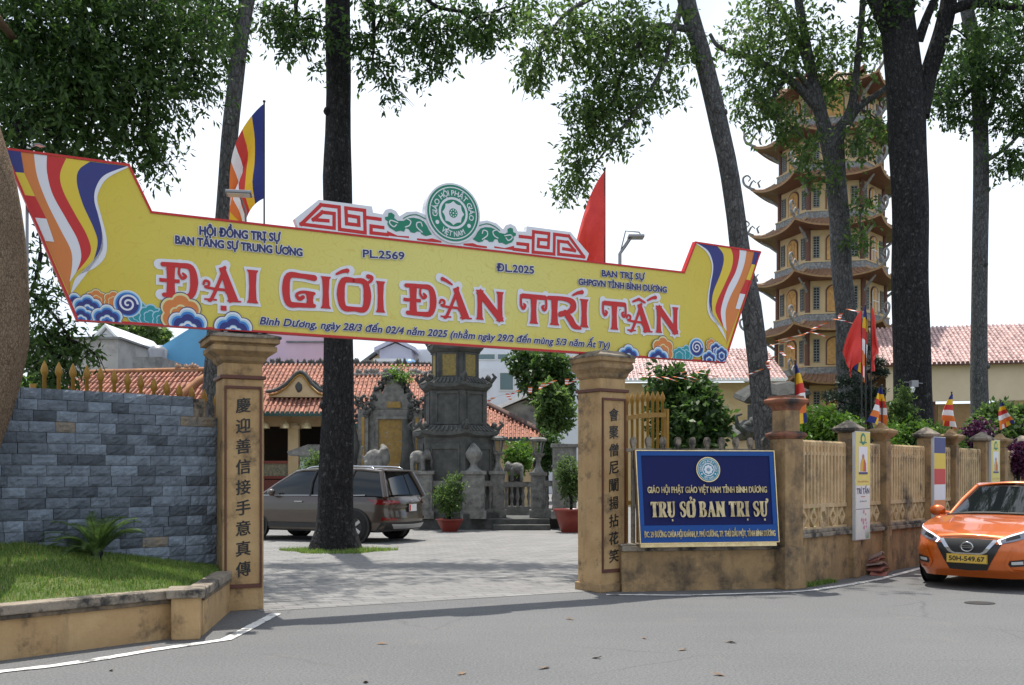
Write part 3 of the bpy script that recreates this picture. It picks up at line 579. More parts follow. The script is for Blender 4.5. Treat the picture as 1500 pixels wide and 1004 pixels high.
def clip(P, a_, b_):
    o = []; d = b_-a_; sd = lambda p: d.x*(p[1]-a_.y)-d.y*(p[0]-a_.x)
    for i in range(len(P)):
        p, q = P[i], P[(i+1) % len(P)]; s, t = sd(p), sd(q)
        if s >= 0: o.append(p)
        if s*t < 0: k = s/(s-t); o.append((p[0]+(q[0]-p[0])*k, p[1]+(q[1]-p[1])*k))
    return o
layer = [0]
def cloud(c, r, pal, lobes):
    for j, (k, m) in enumerate(pal):
        P = []
        for i in range(60):
            a_ = 2*pi*i/60; rr = r*k*(1-.17*(1-abs(cos((a_-pi/2)*lobes/2)))**1.3) if lobes else r*k
            P.append((c[0]+rr*cos(a_), c[1]-r*(1-k)*.25+rr*sin(a_)))
        for ea, eb in ((e0, e1), le, re_): P = clip(P, ea, eb)
        layer[0] += 1
        if len(P) > 2: b.sheet(P, -.0385-.00012*layer[0], m)
BLU = [(1.04, 6), (1.0, 0), (.92, 1), (.84, 2), (.74, 3), (.48, 1), (.44, 0), (.36, 2), (.24, 3)]
ORA = [(1.04, 6), (1.0, 7), (.9, 4), (.55, 7), (.48, 4)]; TEA = [(1.0, 1), (.9, 5), (.6, 1), (.52, 5)]; SPI = [(1.0, 0), (.95, 1), (.87, 2), (.76, 3)]
def cl(zf, x, y, r, pal, lobes=6):
    c = zf((x, y)); c2 = zf((x, y-r)); rr = abs(c2[1]-c[1]); cloud(c, rr, pal, lobes)
    if pal is SPI:
        layer[0] += 1; P = [(c[0]+rr*.70*(1-i/40)*cos(i*.32), c[1]+rr*.70*(1-i/40)*sin(i*.32)) for i in range(38)]; Wd = [rr*.07]*38
        A = [(p[0]*(1)+Wd[i]*cos(i*.32), p[1]+Wd[i]*sin(i*.32)) for i, p in enumerate(P)]; B = [(p[0]-Wd[i]*cos(i*.32), p[1]-Wd[i]*sin(i*.32)) for i, p in enumerate(P)]; b.strip(A, B, -.0385-.00012*layer[0], 0)
for x, y, r, pal in ((440, 815, 48, ORA), (520, 820, 45, ORA), (340, 840, 55, BLU), (400, 860, 68, BLU), (640, 880, 58, TEA), (690, 890, 55, TEA), (745, 905, 50, TEA), (370, 905, 60, BLU), (585, 835, 62, SPI), (490, 910, 72, BLU), (828, 880, 95, ORA), (860, 945, 92, BLU), (1068, 965, 92, BLU)): cl(z1, x, y, r, pal, 0 if pal is SPI else 6)
b.build('scroll_clouds', CM, bn); b = MB()
for x, y, r, pal in ((1130, 770, 45, ORA), (1160, 800, 52, BLU), (970, 825, 58, TEA), (925, 835, 55, TEA), (1195, 830, 55, BLU), (1035, 785, 62, SPI), (1115, 862, 62, BLU), (820, 800, 88, ORA), (790, 865, 85, BLU), (600, 850, 85, BLU)): cl(z3, x, y, r, pal, 0 if pal is SPI else 6)
b.build('scroll_clouds', CM, bn)
# wording
b = MB(); YT = -.047
def bt(s, p0, p1, cap, off=.012, shear=0, halo=0):
    (xa, za), (xb, zb) = bp(*p0), bp(*p1); h = cap*(BO.y+xa*sin(BA))/F
    b = MB()
    if halo: text(b, s, xa, xb, za, h, YT+.0015, 1, off+halo*1.5, shear, zb)
    text(b, s, xa, xb, za, h, YT, 0, off, shear, zb); b.build('small_lettering', [BNAVY, BWHT], bn)
bt('HỘI ĐỒNG TRỊ SỰ', (291.5, 345), (409, 355.5), 11.8, .05, 0, .035); bt('BAN TĂNG SỰ TRUNG ƯƠNG', (256, 358), (441, 376.5), 11.2, .05, 0, .035)
bt('PL.2569', (530, 378), (590, 381.5), 10.8, .035, 0, .035); bt('ĐL.2025', (725, 398), (779.5, 402), 10.6, .035, 0, .035)
bt('BAN TRỊ SỰ', (879, 405.5), (941.5, 411), 8.6, .05, 0, .03); bt('GHPGVN TỈNH BÌNH DƯƠNG', (845, 417.8), (973.6, 429.5), 8.6, .05, 0, .03)
bt('Bình Dương, ngày 28/3 đến 02/4 năm 2025 (nhằm ngày 29/2 đến mùng 5/3 năm Ất Tỵ)', (379, 476), (890.5, 511), 10.6, .035, .25, .03)
BIG = [('Đ', (), 236, 292), ('A', ('dot',), 298, 352), ('I', (), 357, 380), ('G', (), 411, 460), ('I', (), 466, 485), ('O', ('acute', 'horn'), 491, 541), ('I', (), 547, 564), ('Đ', (), 592, 640), ('A', ('grave',), 643, 689), ('N', (), 693, 737), ('T', (), 760, 798), ('R', (), 800, 848), ('I', ('acute',), 844, 862), ('T', (), 880, 914), ('A', ('hat', 'acute2'), 916, 953), ('N', (), 956, 992)]
GL['acute2'] = (.3, [cv([(.80, 1.16), (.98, 1.26), (1.12, 1.30)], [.06, .10, .13])]); GL['dot'] = (.3, [ln([(.44, -.21), (.60, -.21)], [.14, .14])])
(xa, za), (xb, zb) = bp(236, 435.5), bp(992, 490.5)
for m, grow, y in ((1, .034, -.036), (0, 0.0, -.046)):
    mbx = MB(); GC[0] = 0; mbs = []
    for gi, (g, marks, p0, p1) in enumerate(BIG):
        if gi in (3, 7, 10, 13): mbs.append(mbx); mbx = MB()
        x0 = bp(p0, 450)[0]; x1 = bp(p1, 450)[0]; t = (x0-xa)/(xb-xa); zz = za+(zb-za)*t; kx = (x1-x0)/GL[g][0]; kz = .375
        wsc = min(kx, kz)
        def gl2(name):
            st = [(P, [q*(.5+.5*kx/kz) if not hasattr(q, 'x') else q for q in W], c) for P, W, c in GL[name][1]]
            glyph(mbx, st, x0, kx, zz, kz, y, 0, grow)
        gl2(g)
        for q in marks:
            off = -.28 if g == 'I' else 0
            if off: x0 += off*kx*.6; gl2(q); x0 -= off*kx*.6
            else: gl2(q)
    for mbx in mbs+[mbx]: mbx.build('red_lettering' if m == 0 else 'lettering_outline', BRED if m == 0 else BWHT, bn)
# crest board
ec = ze((350, 313)); er = .372
half = [(520, 400), (580, 380), (640, 370), (720, 395), (775, 445), (800, 410), (840, 400), (880, 420), (900, 462), (970, 466), (978, 420), (1345, 468), (1500, 650), (1480, 735)]
Rr = [ze(q) for q in half]; mir = lambda P: [(2*ec[0]-x, z) for x, z in P]
topz = bp(660, 361)[1]
b = MB(); low = [(x, max(z, OUT[2][1]-.02)) for x, z in Rr]; low[-1] = (low[-1][0], OUT[2][1]+.012)
body = low+[(2*ec[0]-x, z) for x, z in low[::-1]]; b.prism(body, -.045, .035)
b.lathe([(er, -.066), (er, .036)], 48, m=0, smooth=False); o_ = len(b.v)-48*4
for i in range(o_, len(b.v)): x, y, z = b.v[i]; b.v[i] = (x+ec[0], z, y+ec[1])
b.build('crest_board', BWHT, bn)
b = MB(); emblem(b, ec[0], ec[1], er, -.068, 0, 1); b.build('emblem', [BGRN, BWHT], bn)
b = MB(); b2 = MB()
def pl(P, wd, y, m=0):
    for i, (p, q) in enumerate(zip(P, P[1:])):
        p, q = Vector(p), Vector(q); d = (q-p).normalized()*wd/2; nn = Vector((-d.y, d.x)); y2 = y-.0004*(i % 2)
        b.sheet([tuple(p-d-nn), tuple(q+d-nn), tuple(q+d+nn), tuple(p-d+nn)], y2, m)
mea = [[(1140, 535), (1075, 530), (1072, 590), (1158, 600), (1163, 482), (1032, 466), (1028, 638), (1206, 655), (1209, 487), (1330, 503), (1458, 678), (1243, 655), (1243, 545), (1322, 555), (1380, 625), (1285, 610)], [(920, 506), (1028, 518)], [(900, 566), (985, 575), (985, 628), (868, 614)]]
for k in mea:
    P = [ze(q) for q in k]; pl(P, .042, -.047); b, b2 = b2, b; pl(mir(P), .042, -.047); b, b2 = b2, b
rs = [[(440, 568), (520, 566), (560, 585), (640, 600), (640, 590), (520, 572)], [(702, 590), (800, 605), (870, 585), (870, 625), (702, 602)]]
for k in ([(445, 566), (520, 562), (560, 578), (640, 590), (640, 605), (560, 598), (440, 580)], [(702, 588), (790, 604), (868, 584), (868, 622), (702, 603)]):
    P = [ze(q) for q in k]; b.sheet(P[::-1], -.0475); b2.sheet(mir(P), -.0475)
b.build('red_fretwork', BRED, bn); b2.build('red_fretwork', BRED, bn)
b = MB(); cl_ = [(520, 530), (545, 500), (560, 470), (585, 440), (620, 428), (670, 430), (710, 445), (745, 475), (790, 485), (815, 470), (812, 445), (835, 432), (858, 440), (862, 470), (885, 480), (882, 500), (862, 508), (866, 530), (850, 555), (800, 575), (770, 560), (740, 560), (728, 530), (705, 530), (690, 552), (660, 552), (640, 535), (615, 530), (605, 548), (570, 556)]
b2 = MB(); P = [ze(q) for q in cl_]; b.sheet(P[::-1], -.049, 0); b2.sheet(mir(P), -.049, 0)
for k in ([(600, 530), (640, 500), (640, 465), (610, 455), (600, 480)], [(730, 520), (700, 500), (690, 465), (720, 450)], [(790, 500), (840, 495), (850, 520), (820, 540), (800, 520)]):
    P = [tuple(q) for q in catmull([ze(q) for q in k], 5)]
    pl(P, .014, -.051, 1); b, b2 = b2, b; pl(mir(P), .014, -.051, 1); b, b2 = b2, b
for k in ([(575, 415), (640, 400), (700, 420), (745, 455)],):
    P = [tuple(q) for q in catmull([ze(q) for q in k], 5)]
    pl(P, .012, -.051, 0); b, b2 = b2, b; pl(mir(P), .012, -.051, 0); b, b2 = b2, b
b.build('green_cloud_scrolls', [BGRN, BWHT], bn); b2.build('green_cloud_scrolls', [BGRN, BWHT], bn)
b = MB()                                                    # steel brackets on the pillar caps and stays behind
for px in (330, 380, 868, 905): x, z = bp(px, 500); b.box(x-.02, x+.02, -.02, .06, 3.09, 3.4)
for i in range(9): x = -2.2+i*1.05; b.box(x-.015, x+.015, .03, .06, OUT[7][1]+.02, OUT[2][1]-.02)
b.build('bracket', STEEL, bn)

# ------------------------------------------------ blue office sign and its wall
SBLUE = mat('dark_blue_panel', (.006, .011, .085), rough=.5, spec=.2); SLBL = mat('blue_aluminium', (.010, .07, .28), rough=.45, spec=.25); GOLD = mat('polished_brass', (.78, .62, .36), (.55, .42, .22), 9, .25, .85); GOLDP = mat('cream_gold_letter', (.75, .62, .36), (.35, .26, .12), 7, .4, .3); STL = mat('seal_teal', (.01, .20, .28), rough=.4)
W0, W1 = Vector((1.42, 13.50)), Vector((3.60, 13.92)); wl = thing('boundary_wall', 'low stained ochre wall with picket heads behind the blue sign', 'wall', (W0.x, W0.y, 0), atan2(W1.y-W0.y, W1.x-W0.x)); LW = (W1-W0).length
b = MB(); b.box(0, LW, -.08, .12, 0, .53); b.box(0, LW, -.10, .12, 0, .10); b.build('wall_face', OCHRE_OLD, wl)
b = MB(); b.box(0, LW, -.13, .16, .53, .60); b.box(-.02, LW, -.11, .14, .60, .625); b.build('coping', CONC, wl, bevel=.012)
def picket_panel(t, x0, x1, z0, z1, y, n, dark):
    b = MB(); s = (x1-x0)/n
    for i in range(n):
        x = x0+s*(i+.5); b.box(x-.022, x+.022, y-.035, y+.035, z0, z1-.13)
        b.prism([(x-.022, z1-.13), (x+.022, z1-.13), (x+.036, z1-.08), (x+.036, z1-.04), (x+.018, z1-.005), (x, z1), (x-.018, z1-.005), (x-.036, z1-.04), (x-.036, z1-.08)], y-.04, y+.04)
    b.box(x0, x1, y-.028, y+.028, z1-.20, z1-.155); return b.build('picket_panel', dark, t, bevel=.006)
picket_panel(wl, .10, LW-.05, .62, 2.04, .06, 10, CONC)
SG0 = at(937, 797, 13.28); sg = thing('office_sign', 'large blue office sign with brass letters reading TRỤ SỞ BAN TRỊ SỰ', 'sign', SG0, R(10.4)); SW, SH = 1.93, 1.22
def shear(b):
    b.v = [(x-.045*z/1.2*1.0, y+.06*z/1.2, z) for x, y, z in b.v]; return b
b = MB(); b.box(.006, SW-.006, .012, .11, .006, SH-.006); shear(b).build('case', mat('sign_case', (.02, .025, .05), rough=.5), sg)
b = MB(); b.box(.012, .075, -.012, .012, .235, SH-.01); b.box(SW-.075, SW-.012, -.012, .012, .235, SH-.01); b.box(.075, SW-.075, -.012, .012, SH-.075, SH-.01); b.box(.012, SW-.012, -.0125, .012, .012, .235); shear(b).build('blue_border', SLBL, sg, bevel=.004)
b = MB(); b.sheet([(.07, .23), (SW-.07, .23), (SW-.07, SH-.07), (.07, SH-.07)], .004); shear(b).build('panel', SBLUE, sg)
b = MB(); b.box(0, .012, -.02, .05, 0, SH); b.box(SW-.012, SW, -.02, .05, 0, SH); b.box(.012, SW-.012, -.02, .05, 0, .012); b.box(.012, SW-.012, -.02, .05, SH-.012, SH); b.box(.02, SW-.02, .03, .13, -.05, 0); shear(b).build('brass_trim', GOLD, sg)
def raised(name, m, fn, th=.016):
    b = MB(); fn(b); shear(b); return b.build(name, m, sg, solid=th)
raised('lettering', GOLDP, lambda b: text(b, 'GIÁO HỘI PHẬT GIÁO VIỆT NAM TỈNH BÌNH DƯƠNG', .14, 1.79, .66, .078, -.012, 0, .016))
raised('address_lettering', GOLDP, lambda b: text(b, 'ĐC: 29 ĐƯỜNG CHÙA HỘI KHÁNH, P. PHÚ CƯỜNG, TP. THỦ DẦU MỘT, TỈNH BÌNH DƯƠNG', .062, 1.87, .085, .072, -.026, 0, .014))
_keep = {q: GL[q] for q in 'TRA'}
GL['T'] = (.85, [stem(.43, .2, 0, .97), ln([(.03, .95), (.83, .95)], [.09, .09]), ln([(.05, .97), (.05, .78)], [.06, .05]), ln([(.81, .97), (.81, .78)], [.06, .05])])
GL['R'] = (.95, [stem(.2, .2), cv([(.05, .97), (.5, .96), (.70, .85), (.68, .62), (.45, .50), (.2, .49)], [.06, .09, .19, .17, .08, .06]), ln([(.45, .5), (.74, .04), (.98, .03)], [.16, .19, .05])])
GL['A'] = (1.0, [ln([(.50, 1.0), (.16, .03)], [.08, .08]), ln([(.0, .02), (.32, .02)], [.05, .05]), ln([(.47, 1.0), (.80, .0)], [.17, .22]), ln([(.62, .02), (1.0, .02)], [.05, .05]), ln([(.25, .34), (.66, .34)], [.06, .06])])
b = MB(); word(b, [['T'], ['R'], ['U', 'dot'], None, ['S'], ['O', 'hook', 'horn'], None, ['B'], ['A'], ['N'], None, ['T'], ['R'], ['I', 'idot'], None, ['S'], ['U', 'horn', 'dot']] if GL.setdefault('idot', (.3, [ln([(.14, -.2), (.28, -.2)], [.13, .13])])) else [], .165, 1.775, .345, .20, -.02, 0)
GL.update(_keep); bb = MB(); bb.v = [(x, y-.006, z) for x, y, z in b.v]; bb.f = b.f; bb.m = b.m; bb.sm = b.sm; shear(bb); bb.build('main_lettering', GOLDP, sg, solid=.014)
b = MB(); cx, cz, r = .985, .965, .165
b.lathe([(r, -.02), (r, .02)], 40, smooth=False); b.v = [(x+cx, z, y+cz) for x, y, z in b.v]; shear(b); b.build('seal_rim', GOLD, sg)
b = MB(); emblem(b, cx, cz, r*.98, -.024, 0, 1); shear(b); b.build('seal', [STL, BWHT], sg)

# ------------------------------------------------ fence to the right
FD = Vector((.676, .737)); FO = Vector((3.69, 13.86)); FA = atan2(FD.y, FD.x)
def fx(px):                                                # distance along the fence for a photo column
    r = (px-750)/F; return (r*FO.y-FO.x)/(FD.x-r*FD.y)
fc = thing('temple_fence', 'weathered ochre concrete fence of bays and posts receding along the road', 'fence', (FO.x, FO.y, 0), FA)
FL = 17.0
b = MB(); b.box(.1, FL, -.06, .10, 0, .66); b.build('base_wall', OCHRE_OLD, fc)
b = MB(); b.box(.1, FL, -.12, .15, .66, .72); b.box(.1, FL, -.09, .12, .72, .765); b.build('ledge', CONC, fc, bevel=.01)
posts = [(1243, 1), (1291, 0), (1357, 1), (1393, 0), (1438, 1), (1465, 0), (1497, 1)]
ps = [(fx(p), k) for p, k in posts]; x = ps[-1][0]
while x < FL-1: x += 1.0; ps.append((x, 0)); x += 1.3; ps.append((x, 1))
def fence_post(x, k):
    b = MB(); h = .12 if k else .085; zt = 2.16 if k else 2.06
    b.box(x-h, x+h, -.14, .12, 0, .72); b.box(x-h, x+h, -.12, .12, .72, zt)
    o = b.build('post', OCHRE_OLD, fc, bevel=.01)
    b = MB(); S = lambda r, z: [(x+r, r, z), (x-r, r, z), (x-r, -r, z), (x+r, -r, z)]
    if k: b.ring([S(h+.02, zt), S(h+.06, zt+.03), S(h+.06, zt+.07), S(h-.02, zt+.13), S(.02, zt+.19)], 0, False)
    else: b.ring([S(h, zt), S(h+.03, zt+.05), S(h+.11, zt+.13), S(h+.11, zt+.17), S(h, zt+.21), S(.03, zt+.29)], 0, False)
    b.build('post_cap', CONC if k else OCHRE_OLD, o, bevel=.008)
for x, k in ps: fence_post(x, k)
def bay(x0, x1):
    b = MB(); n = max(4, round((x1-x0)/.105)); s = (x1-x0)/n; zb, zt = .765, 2.02
    for i in range(n):
        x = x0+s*(i+.5); b.box(x-.024, x+.024, -.03, .03, zb+.36, zt-.05); b.lathe([(.034, 0), (.04, .02), (.038, .07), (.02, .095)], 6, (x, 0, zt-.095), smooth=False)
    b.box(x0, x1, -.022, .022, zt-.21, zt-.16); b.box(x0, x1, -.03, .035, zb+.30, zb+.36); b.box(x0, x1, -.03, .035, zb, zb+.03)
    q = max(2, round((x1-x0)/.29)); s = (x1-x0)/q; mid = q//2
    for i in range(q):
        x = x0+s*(i+.5); z0_, z1_ = zb+.03, zb+.30; zc = (z0_+z1_)/2
        if i == mid: K = [(-.42, 0), (-.24, .5), (.24, .5), (.42, 0), (.24, -.5), (-.24, -.5)]
        else: K = [(-.36, 0), (0, .5), (.36, 0), (0, -.5)]
        k = len(K); o = [(x+u*s*1.1, zc+v_*.27) for u, v_ in K]; ii = [(x+u*s*.62, zc+v_*.27*.58) for u, v_ in K]
        for j in range(k): b.prism([o[j], o[(j+1) % k], ii[(j+1) % k], ii[j]], -.028, .030)
        b.box(x-s*.5, x-s*.5+.022, -.024, .026, z0_, z1_)
    b.build('baluster_panel', PICKET, fc)
pp = [(.22, 1)]+[q for q in ps]
for (a_, k0), (c_, k1) in zip(pp, pp[1:]): bay(a_+(.13 if k0 else .09), c_-(.13 if k1 else .09))
mp_ = thing('fence_end_post', 'tall ochre post with tiered cap between the blue sign and the fence', 'post', (3.72, 13.90, 0), R(28))
b = MB(); b.box(-.16, .16, -.16, .16, 0, 2.02); b.box(-.19, .19, -.19, .19, 0, .56); b.box(-.13, .13, -.13, .13, 2.10, 2.42); b.build('shaft', OCHRE_OLD, mp_, bevel=.01)
b = MB(); S = lambda r, z: [(r, r, z), (-r, r, z), (-r, -r, z), (r, -r, z)]; b.ring([S(.17, 2.02), S(.20, 2.06), S(.20, 2.09), S(.14, 2.12)], 0, False); b.ring([S(.13, 2.40), S(.155, 2.46), S(.215, 2.51), S(.215, 2.55), S(.17, 2.57), S(.17, 2.60)], 0, False); b.build('tiered_cap', mat('red_weathered_plaster', (.32, .12, .06), (.16, .07, .045), 4, .9, stain=(.03, .03, .03), st_scale=3, st_lo=.5, st_hi=.65), mp_, bevel=.01)
# upright boards on the fence
def board_root(px, w_, h_, z0, label, group=None):
    x = fx(px); p = FO+FD*x+Vector((FD.y, -FD.x))*.17; return thing('vertical_board', label, 'banner', (p.x, p.y, z0), FA, group)
ALU = mat('aluminium_frame', (.55, .57, .58), rough=.4, metal=.3); PWHT = mat('poster_print', (.72, .72, .60), (.62, .60, .66), 2, .5); PYEL = mat('poster_yellow', (.70, .55, .08), (.66, .58, .20), 2, .5); ROBE = mat('poster_robe_red', (.5, .12, .05), rough=.6); ROBEY = mat('poster_robe_yellow', (.65, .38, .04), rough=.6)
def monk_board(px, w_, h_, z0, label):
    t = board_root(px, w_, h_, z0, label); b = MB(); b.box(-w_/2, w_/2, 0, .05, 0, h_); b.build('case', ALU, t, bevel=.004)
    b = MB(); q = w_/2-.012; b.sheet([(-q, .012), (q, .012), (q, h_*.5), (-q, h_*.5)], -.002, 0); b.sheet([(-q, h_*.5), (q, h_*.5), (q, h_-.012), (-q, h_-.012)], -.002, 1)
    b.sheet([(-q*.62, h_*.62), (q*.62, h_*.62), (q*.62, h_*.86), (-q*.62, h_*.86)], -.004, 2)
    b.sheet([(-q*.42, h_*.63), (q*.42, h_*.63), (q*.40, h_*.70), (q*.22, h_*.745), (-q*.22, h_*.745), (-q*.40, h_*.70)], -.006, 3); b.sheet([(q*.0, h_*.63), (q*.42, h_*.63), (q*.40, h_*.70), (q*.22, h_*.745), (q*.05, h_*.72)], -.0075, 4)
    disc(b, 0, h_*.765, q*.17, -.006, 5, 16); b.sheet([(-q*.6, h_*.605), (q*.6, h_*.605), (q*.6, h_*.625), (-q*.6, h_*.625)], -.0085, 6)
    disc(b, 0, h_*.93, q*.36, -.004, 7, 20); disc(b, 0, h_*.93, q*.2, -.0055, 1, 16); b.sheet([(-q*.5, h_*.892), (q*.5, h_*.892), (q*.5, h_*.905), (-q*.5, h_*.905)], -.0055, 7)
    text(b, 'ĐẠI GIỚI ĐÀN', -q*.75, q*.75, h_*.53, h_*.014, -.004, 4); text(b, 'TRÍ TẤN', -q*.88, q*.88, h_*.425, h_*.05, -.004, 6, .03)
    b.sheet([(-q*.3, h_*.395), (q*.3, h_*.395), (q*.3, h_*.402), (-q*.3, h_*.402)], -.004, 4); b.sheet([(-q, h_*.283), (q, h_*.283), (q, h_*.287), (-q, h_*.287)], -.004, 6)
    for i in range(7): text(b, '2569', -q*.5, q*.5, h_*.35, h_*.012, -.0045, 6) if i == 0 else None
    r = random.Random(px)
    for i in range(9): disc(b, q*r.uniform(-.7, .7), h_*r.uniform(.10, .27), q*r.uniform(.06, .13), -.004, 8, 8)
    for i in range(5): x = q*(.55+.1*i-.15); b.sheet([(x-.006, .02), (x+.006, .02), (x+.02*(i-2), h_*(.10+.012*i))], -.006-.0004*i, 7)
    b.build('printed_face', [PWHT, PYEL, BWHT, ROBEY, ROBE, mat('poster_skin', (.45, .25, .15)), BNAVY, BGRN, mat('poster_pink', (.6, .25, .35))], t)
monk_board(1248, .52, 1.62, .56, 'tall yellow and white printed board with a robed monk, nearest on the fence')
monk_board(1445, .52, 1.62, .58, 'tall yellow printed board on the fence behind the orange car')
t = board_root(1362, .26, 1.6, .58, 'upright board in blue, yellow, red, white and orange bands on the fence'); w_, h_ = .54, 1.6
b = MB(); b.box(-w_/2, w_/2, 0, .05, 0, h_); b.build('case', ALU, t, bevel=.004); b = MB(); q = w_/2-.012; zs = [h_-.012-i*(h_-.26)/5 for i in range(6)]
for i in range(5): b.sheet([(-q, zs[i+1]), (q, zs[i+1]), (q, zs[i]), (-q, zs[i])], -.002, [0, 1, 2, 3, 4][i])
for i in range(5): b.sheet([(-q+2*q*i/5, .012), (-q+2*q*(i+1)/5, .012), (-q+2*q*(i+1)/5, zs[5]), (-q+2*q*i/5, zs[5])], -.002, i)
b.build('striped_face', [BBLUE, BROSE, BRED, BWHT, BORG], t)

# ------------------------------------------------ flags
def cloth(b, top, W, H, ang, yaw, seed, five=True, spread=.35, m0=0):
    r = random.Random(seed); nu, nv = 30, 12; ph = r.uniform(0, 6); P = []
    for j in range(nv+1):
        for i in range(nu+1):
            u, v = i/nu, j/nv; s = v*H*(1-.50*u); aa = lambda q: min(R(89), ang-R(14)+R(34)*q**.8); drop = sum(sin(aa(u*(e+.5)/8)) for e in range(8))*W*u/8; fold = .085*u**.6*sin(8*v+ph+2.4*u)+.04*u*sin(15*v+2*ph-4*u)
            out_ = sum(cos(aa(u*(e+.5)/8)) for e in range(8))*W*u/8*(1-.45*v*u)+fold*.45; P.append((top[0]+out_*cos(yaw)-fold*sin(yaw), top[1]+out_*sin(yaw)+fold*cos(yaw), top[2]-s-drop+.03*u*sin(7*v+ph)))
    for j in range(nv):
        for i in range(nu):
            u = (i+.5)/nu; a_ = j*(nu+1)+i
            if five: m = int(u/.167) if u < .835 else 4-int((j+.5)/nv*4.999)
            else: m = m0
            b.add([P[a_], P[a_+1], P[a_+nu+2], P[a_+nu+1]], [(0, 1, 2, 3)], m, True)
def hang(b, top, W, wd, yaw, seed):                          # limp flag hanging down in stripes from the pole top
    r = random.Random(seed); nu, nv = 36, 14; ph = r.uniform(0, 6); P = []
    for j in range(nv+1):
        for i in range(nu+1):
            u, v = i/nu, j/nv; sp = wd*(.10+.90*u**.8); x = (v-.22)*sp+.02*sin(5*u+ph); y = .30*sp*sin(7*v+ph+1.5*u)+.02*u*sin(13*v-2*u)
            P.append((top[0]+x*cos(yaw)-y*sin(yaw), top[1]+x*sin(yaw)+y*cos(yaw), top[2]-W*u*(1-.16*v*r.uniform(.97, 1.03))-.05*v*sin(2.2*v+ph)*u))
    for j in range(nv):
        for i in range(nu):
            u = (i+.5)/nu; a_ = j*(nu+1)+i; m = int(u/.167) if u < .835 else 4-int((j+.5)/nv*4.999)
            b.add([P[a_], P[a_+1], P[a_+nu+2], P[a_+nu+1]], [(0, 1, 2, 3)], m, True)
def flag(px, py, Y, zb, W, H, ang, yaw, label, five=True, seed=1, group=None, tilt=0.0, star=False):
    top = at(px, py, Y); t = thing('flag_on_pole' if five else 'red_flag', label, 'flag', (top.x, top.y, zb), 0, group); h = top.z-zb
    b = MB(); b.tube([(tilt, 0, 0), (0, 0, h)], .011, 6); b.ball((0, 0, h+.01), .018, 8, 5); b.build('pole', BLACK, t)
    b = MB(); hang(b, (0, -.008, h-.02), W, H, yaw, seed) if ang == 0 else cloth(b, (0, -.008, h-.02), W, H, ang, yaw, seed, five); b.build('flag_cloth', FLAGM if five else [RED], t)
    return t
def fpost(px): p = FO+FD*fx(px); return p
fy = lambda px: fpost(px).y
FG = 'five striped flags along the fence'
flag(1165, 530, 14.0, 2.56, .90, .22, 0, R(-20), 'five striped flag hanging from the tall fence end post', seed=2, group=FG)
flag(1292, 566, fy(1291), 2.30, .66, .30, 0, R(190), 'five striped flag on the thin post between the monk board and the banded board', seed=4, group=FG)
flag(1394, 576, fy(1393), 2.30, .64, .32, 0, R(200), 'five striped flag standing above the roof of the orange car', seed=6, group=FG)
flag(1466, 588, fy(1465), 2.30, .56, .28, 0, R(-15), 'five striped flag before the magenta bougainvillea', seed=9, group=FG)
flag(387, 150, 11.9, 3.2, 1.2, 1.10, R(63), R(187), 'large five striped flag rising behind the left part of the yellow banner', seed=3)
flag(886, 248, 14.4, 3.2, 1.05, 1.35, R(62), R(187), 'faded red flag rising behind the right part of the yellow banner', False, seed=5)
flag(1262, 452, 16.6, .02, .80, .85, R(60), R(195), 'red flag drooping left above the dark cloud pruned pine', False, seed=8)
flag(1276, 446, 17.0, .02, .55, 1.10, R(76), R(-15), 'red flag hanging straight beside the drooping red flag', False, seed=11)
flag(1268, 448, 16.8, .02, 1.25, .20, 0, R(185), 'long narrow five striped flag between two red flags', seed=12)
# lamps
def flood(px, py, Y, label, yaw, pole=None, S=1.0):
    p = at(px, py, Y); t = thing('floodlight', label, 'lamp', p, yaw); t.scale = (S, S, S); b = MB(); b.box(-.14, .14, -.10, .10, 0, .035); b.build('housing', STEEL, t, bevel=.008); b = MB(); b.box(-.12, .12, -.08, .08, -.006, .001); b.build('lens', mat('frosted_glass', (.7, .7, .68), rough=.2), t)
    b = MB(); b.tube([(0, .10, .02), (0, .34, -.02)] if not pole else pole, .013, 6); b.build('arm', STEEL, t)
flood(350, 286, 11.3, 'small floodlight on an arm above the left flag', R(10), [(0, .08, .02), (.05, .25, -.1), (.06, .26, -.5)])
flood(58, 214, 10.6, 'floodlight arm over the far left top of the banner', R(75), None, .35)
p = at(908, 392, 18); t = thing('street_lamp', 'thin lamp post with tilted head behind the right part of the banner', 'lamp', (p.x, p.y, 0)); zt = Z(347, 18)
b = MB(); b.tube([(0, 0, 0), (0, 0, Z(372, 18)), (.08, 0, Z(362, 18)), (.20, 0, zt)], .03, 8); b.build('pole', STEEL, t); b = MB(); b.tube([(.02, 0, Z(366, 18)), (.1, 0, zt+.1), (.34, 0, zt+.08), (.38, 0, zt)], .012, 6); b.build('stay', STEEL, t)
b = MB(); b.box(.14, .42, -.12, .12, zt-.03, zt+.02); b.build('lamp_head', STEEL, t, bevel=.01)
p = lawn_p(.30, .25); p = at(8, 880, 9.05); t = thing('ground_floodlight', 'white faced floodlight lying in the grass at the left edge', 'lamp', p, R(25))
b = MB(); b.box(-.15, .075, -.02, .03, -.03, .10); b.v = [(x+.12*(z), y+.6*z, z) for x, y, z in b.v]; b.build('housing', STEEL, t, bevel=.006); b = MB(); b.sheet([(-.135, -.02), (.06, -.02), (.06, .088), (-.135, .088)], -.023); b.v = [(x+.12*(z), y+.6*z, z) for x, y, z in b.v]; b.build('lens', mat('white_lens', (.75, .78, .78), rough=.15), t)
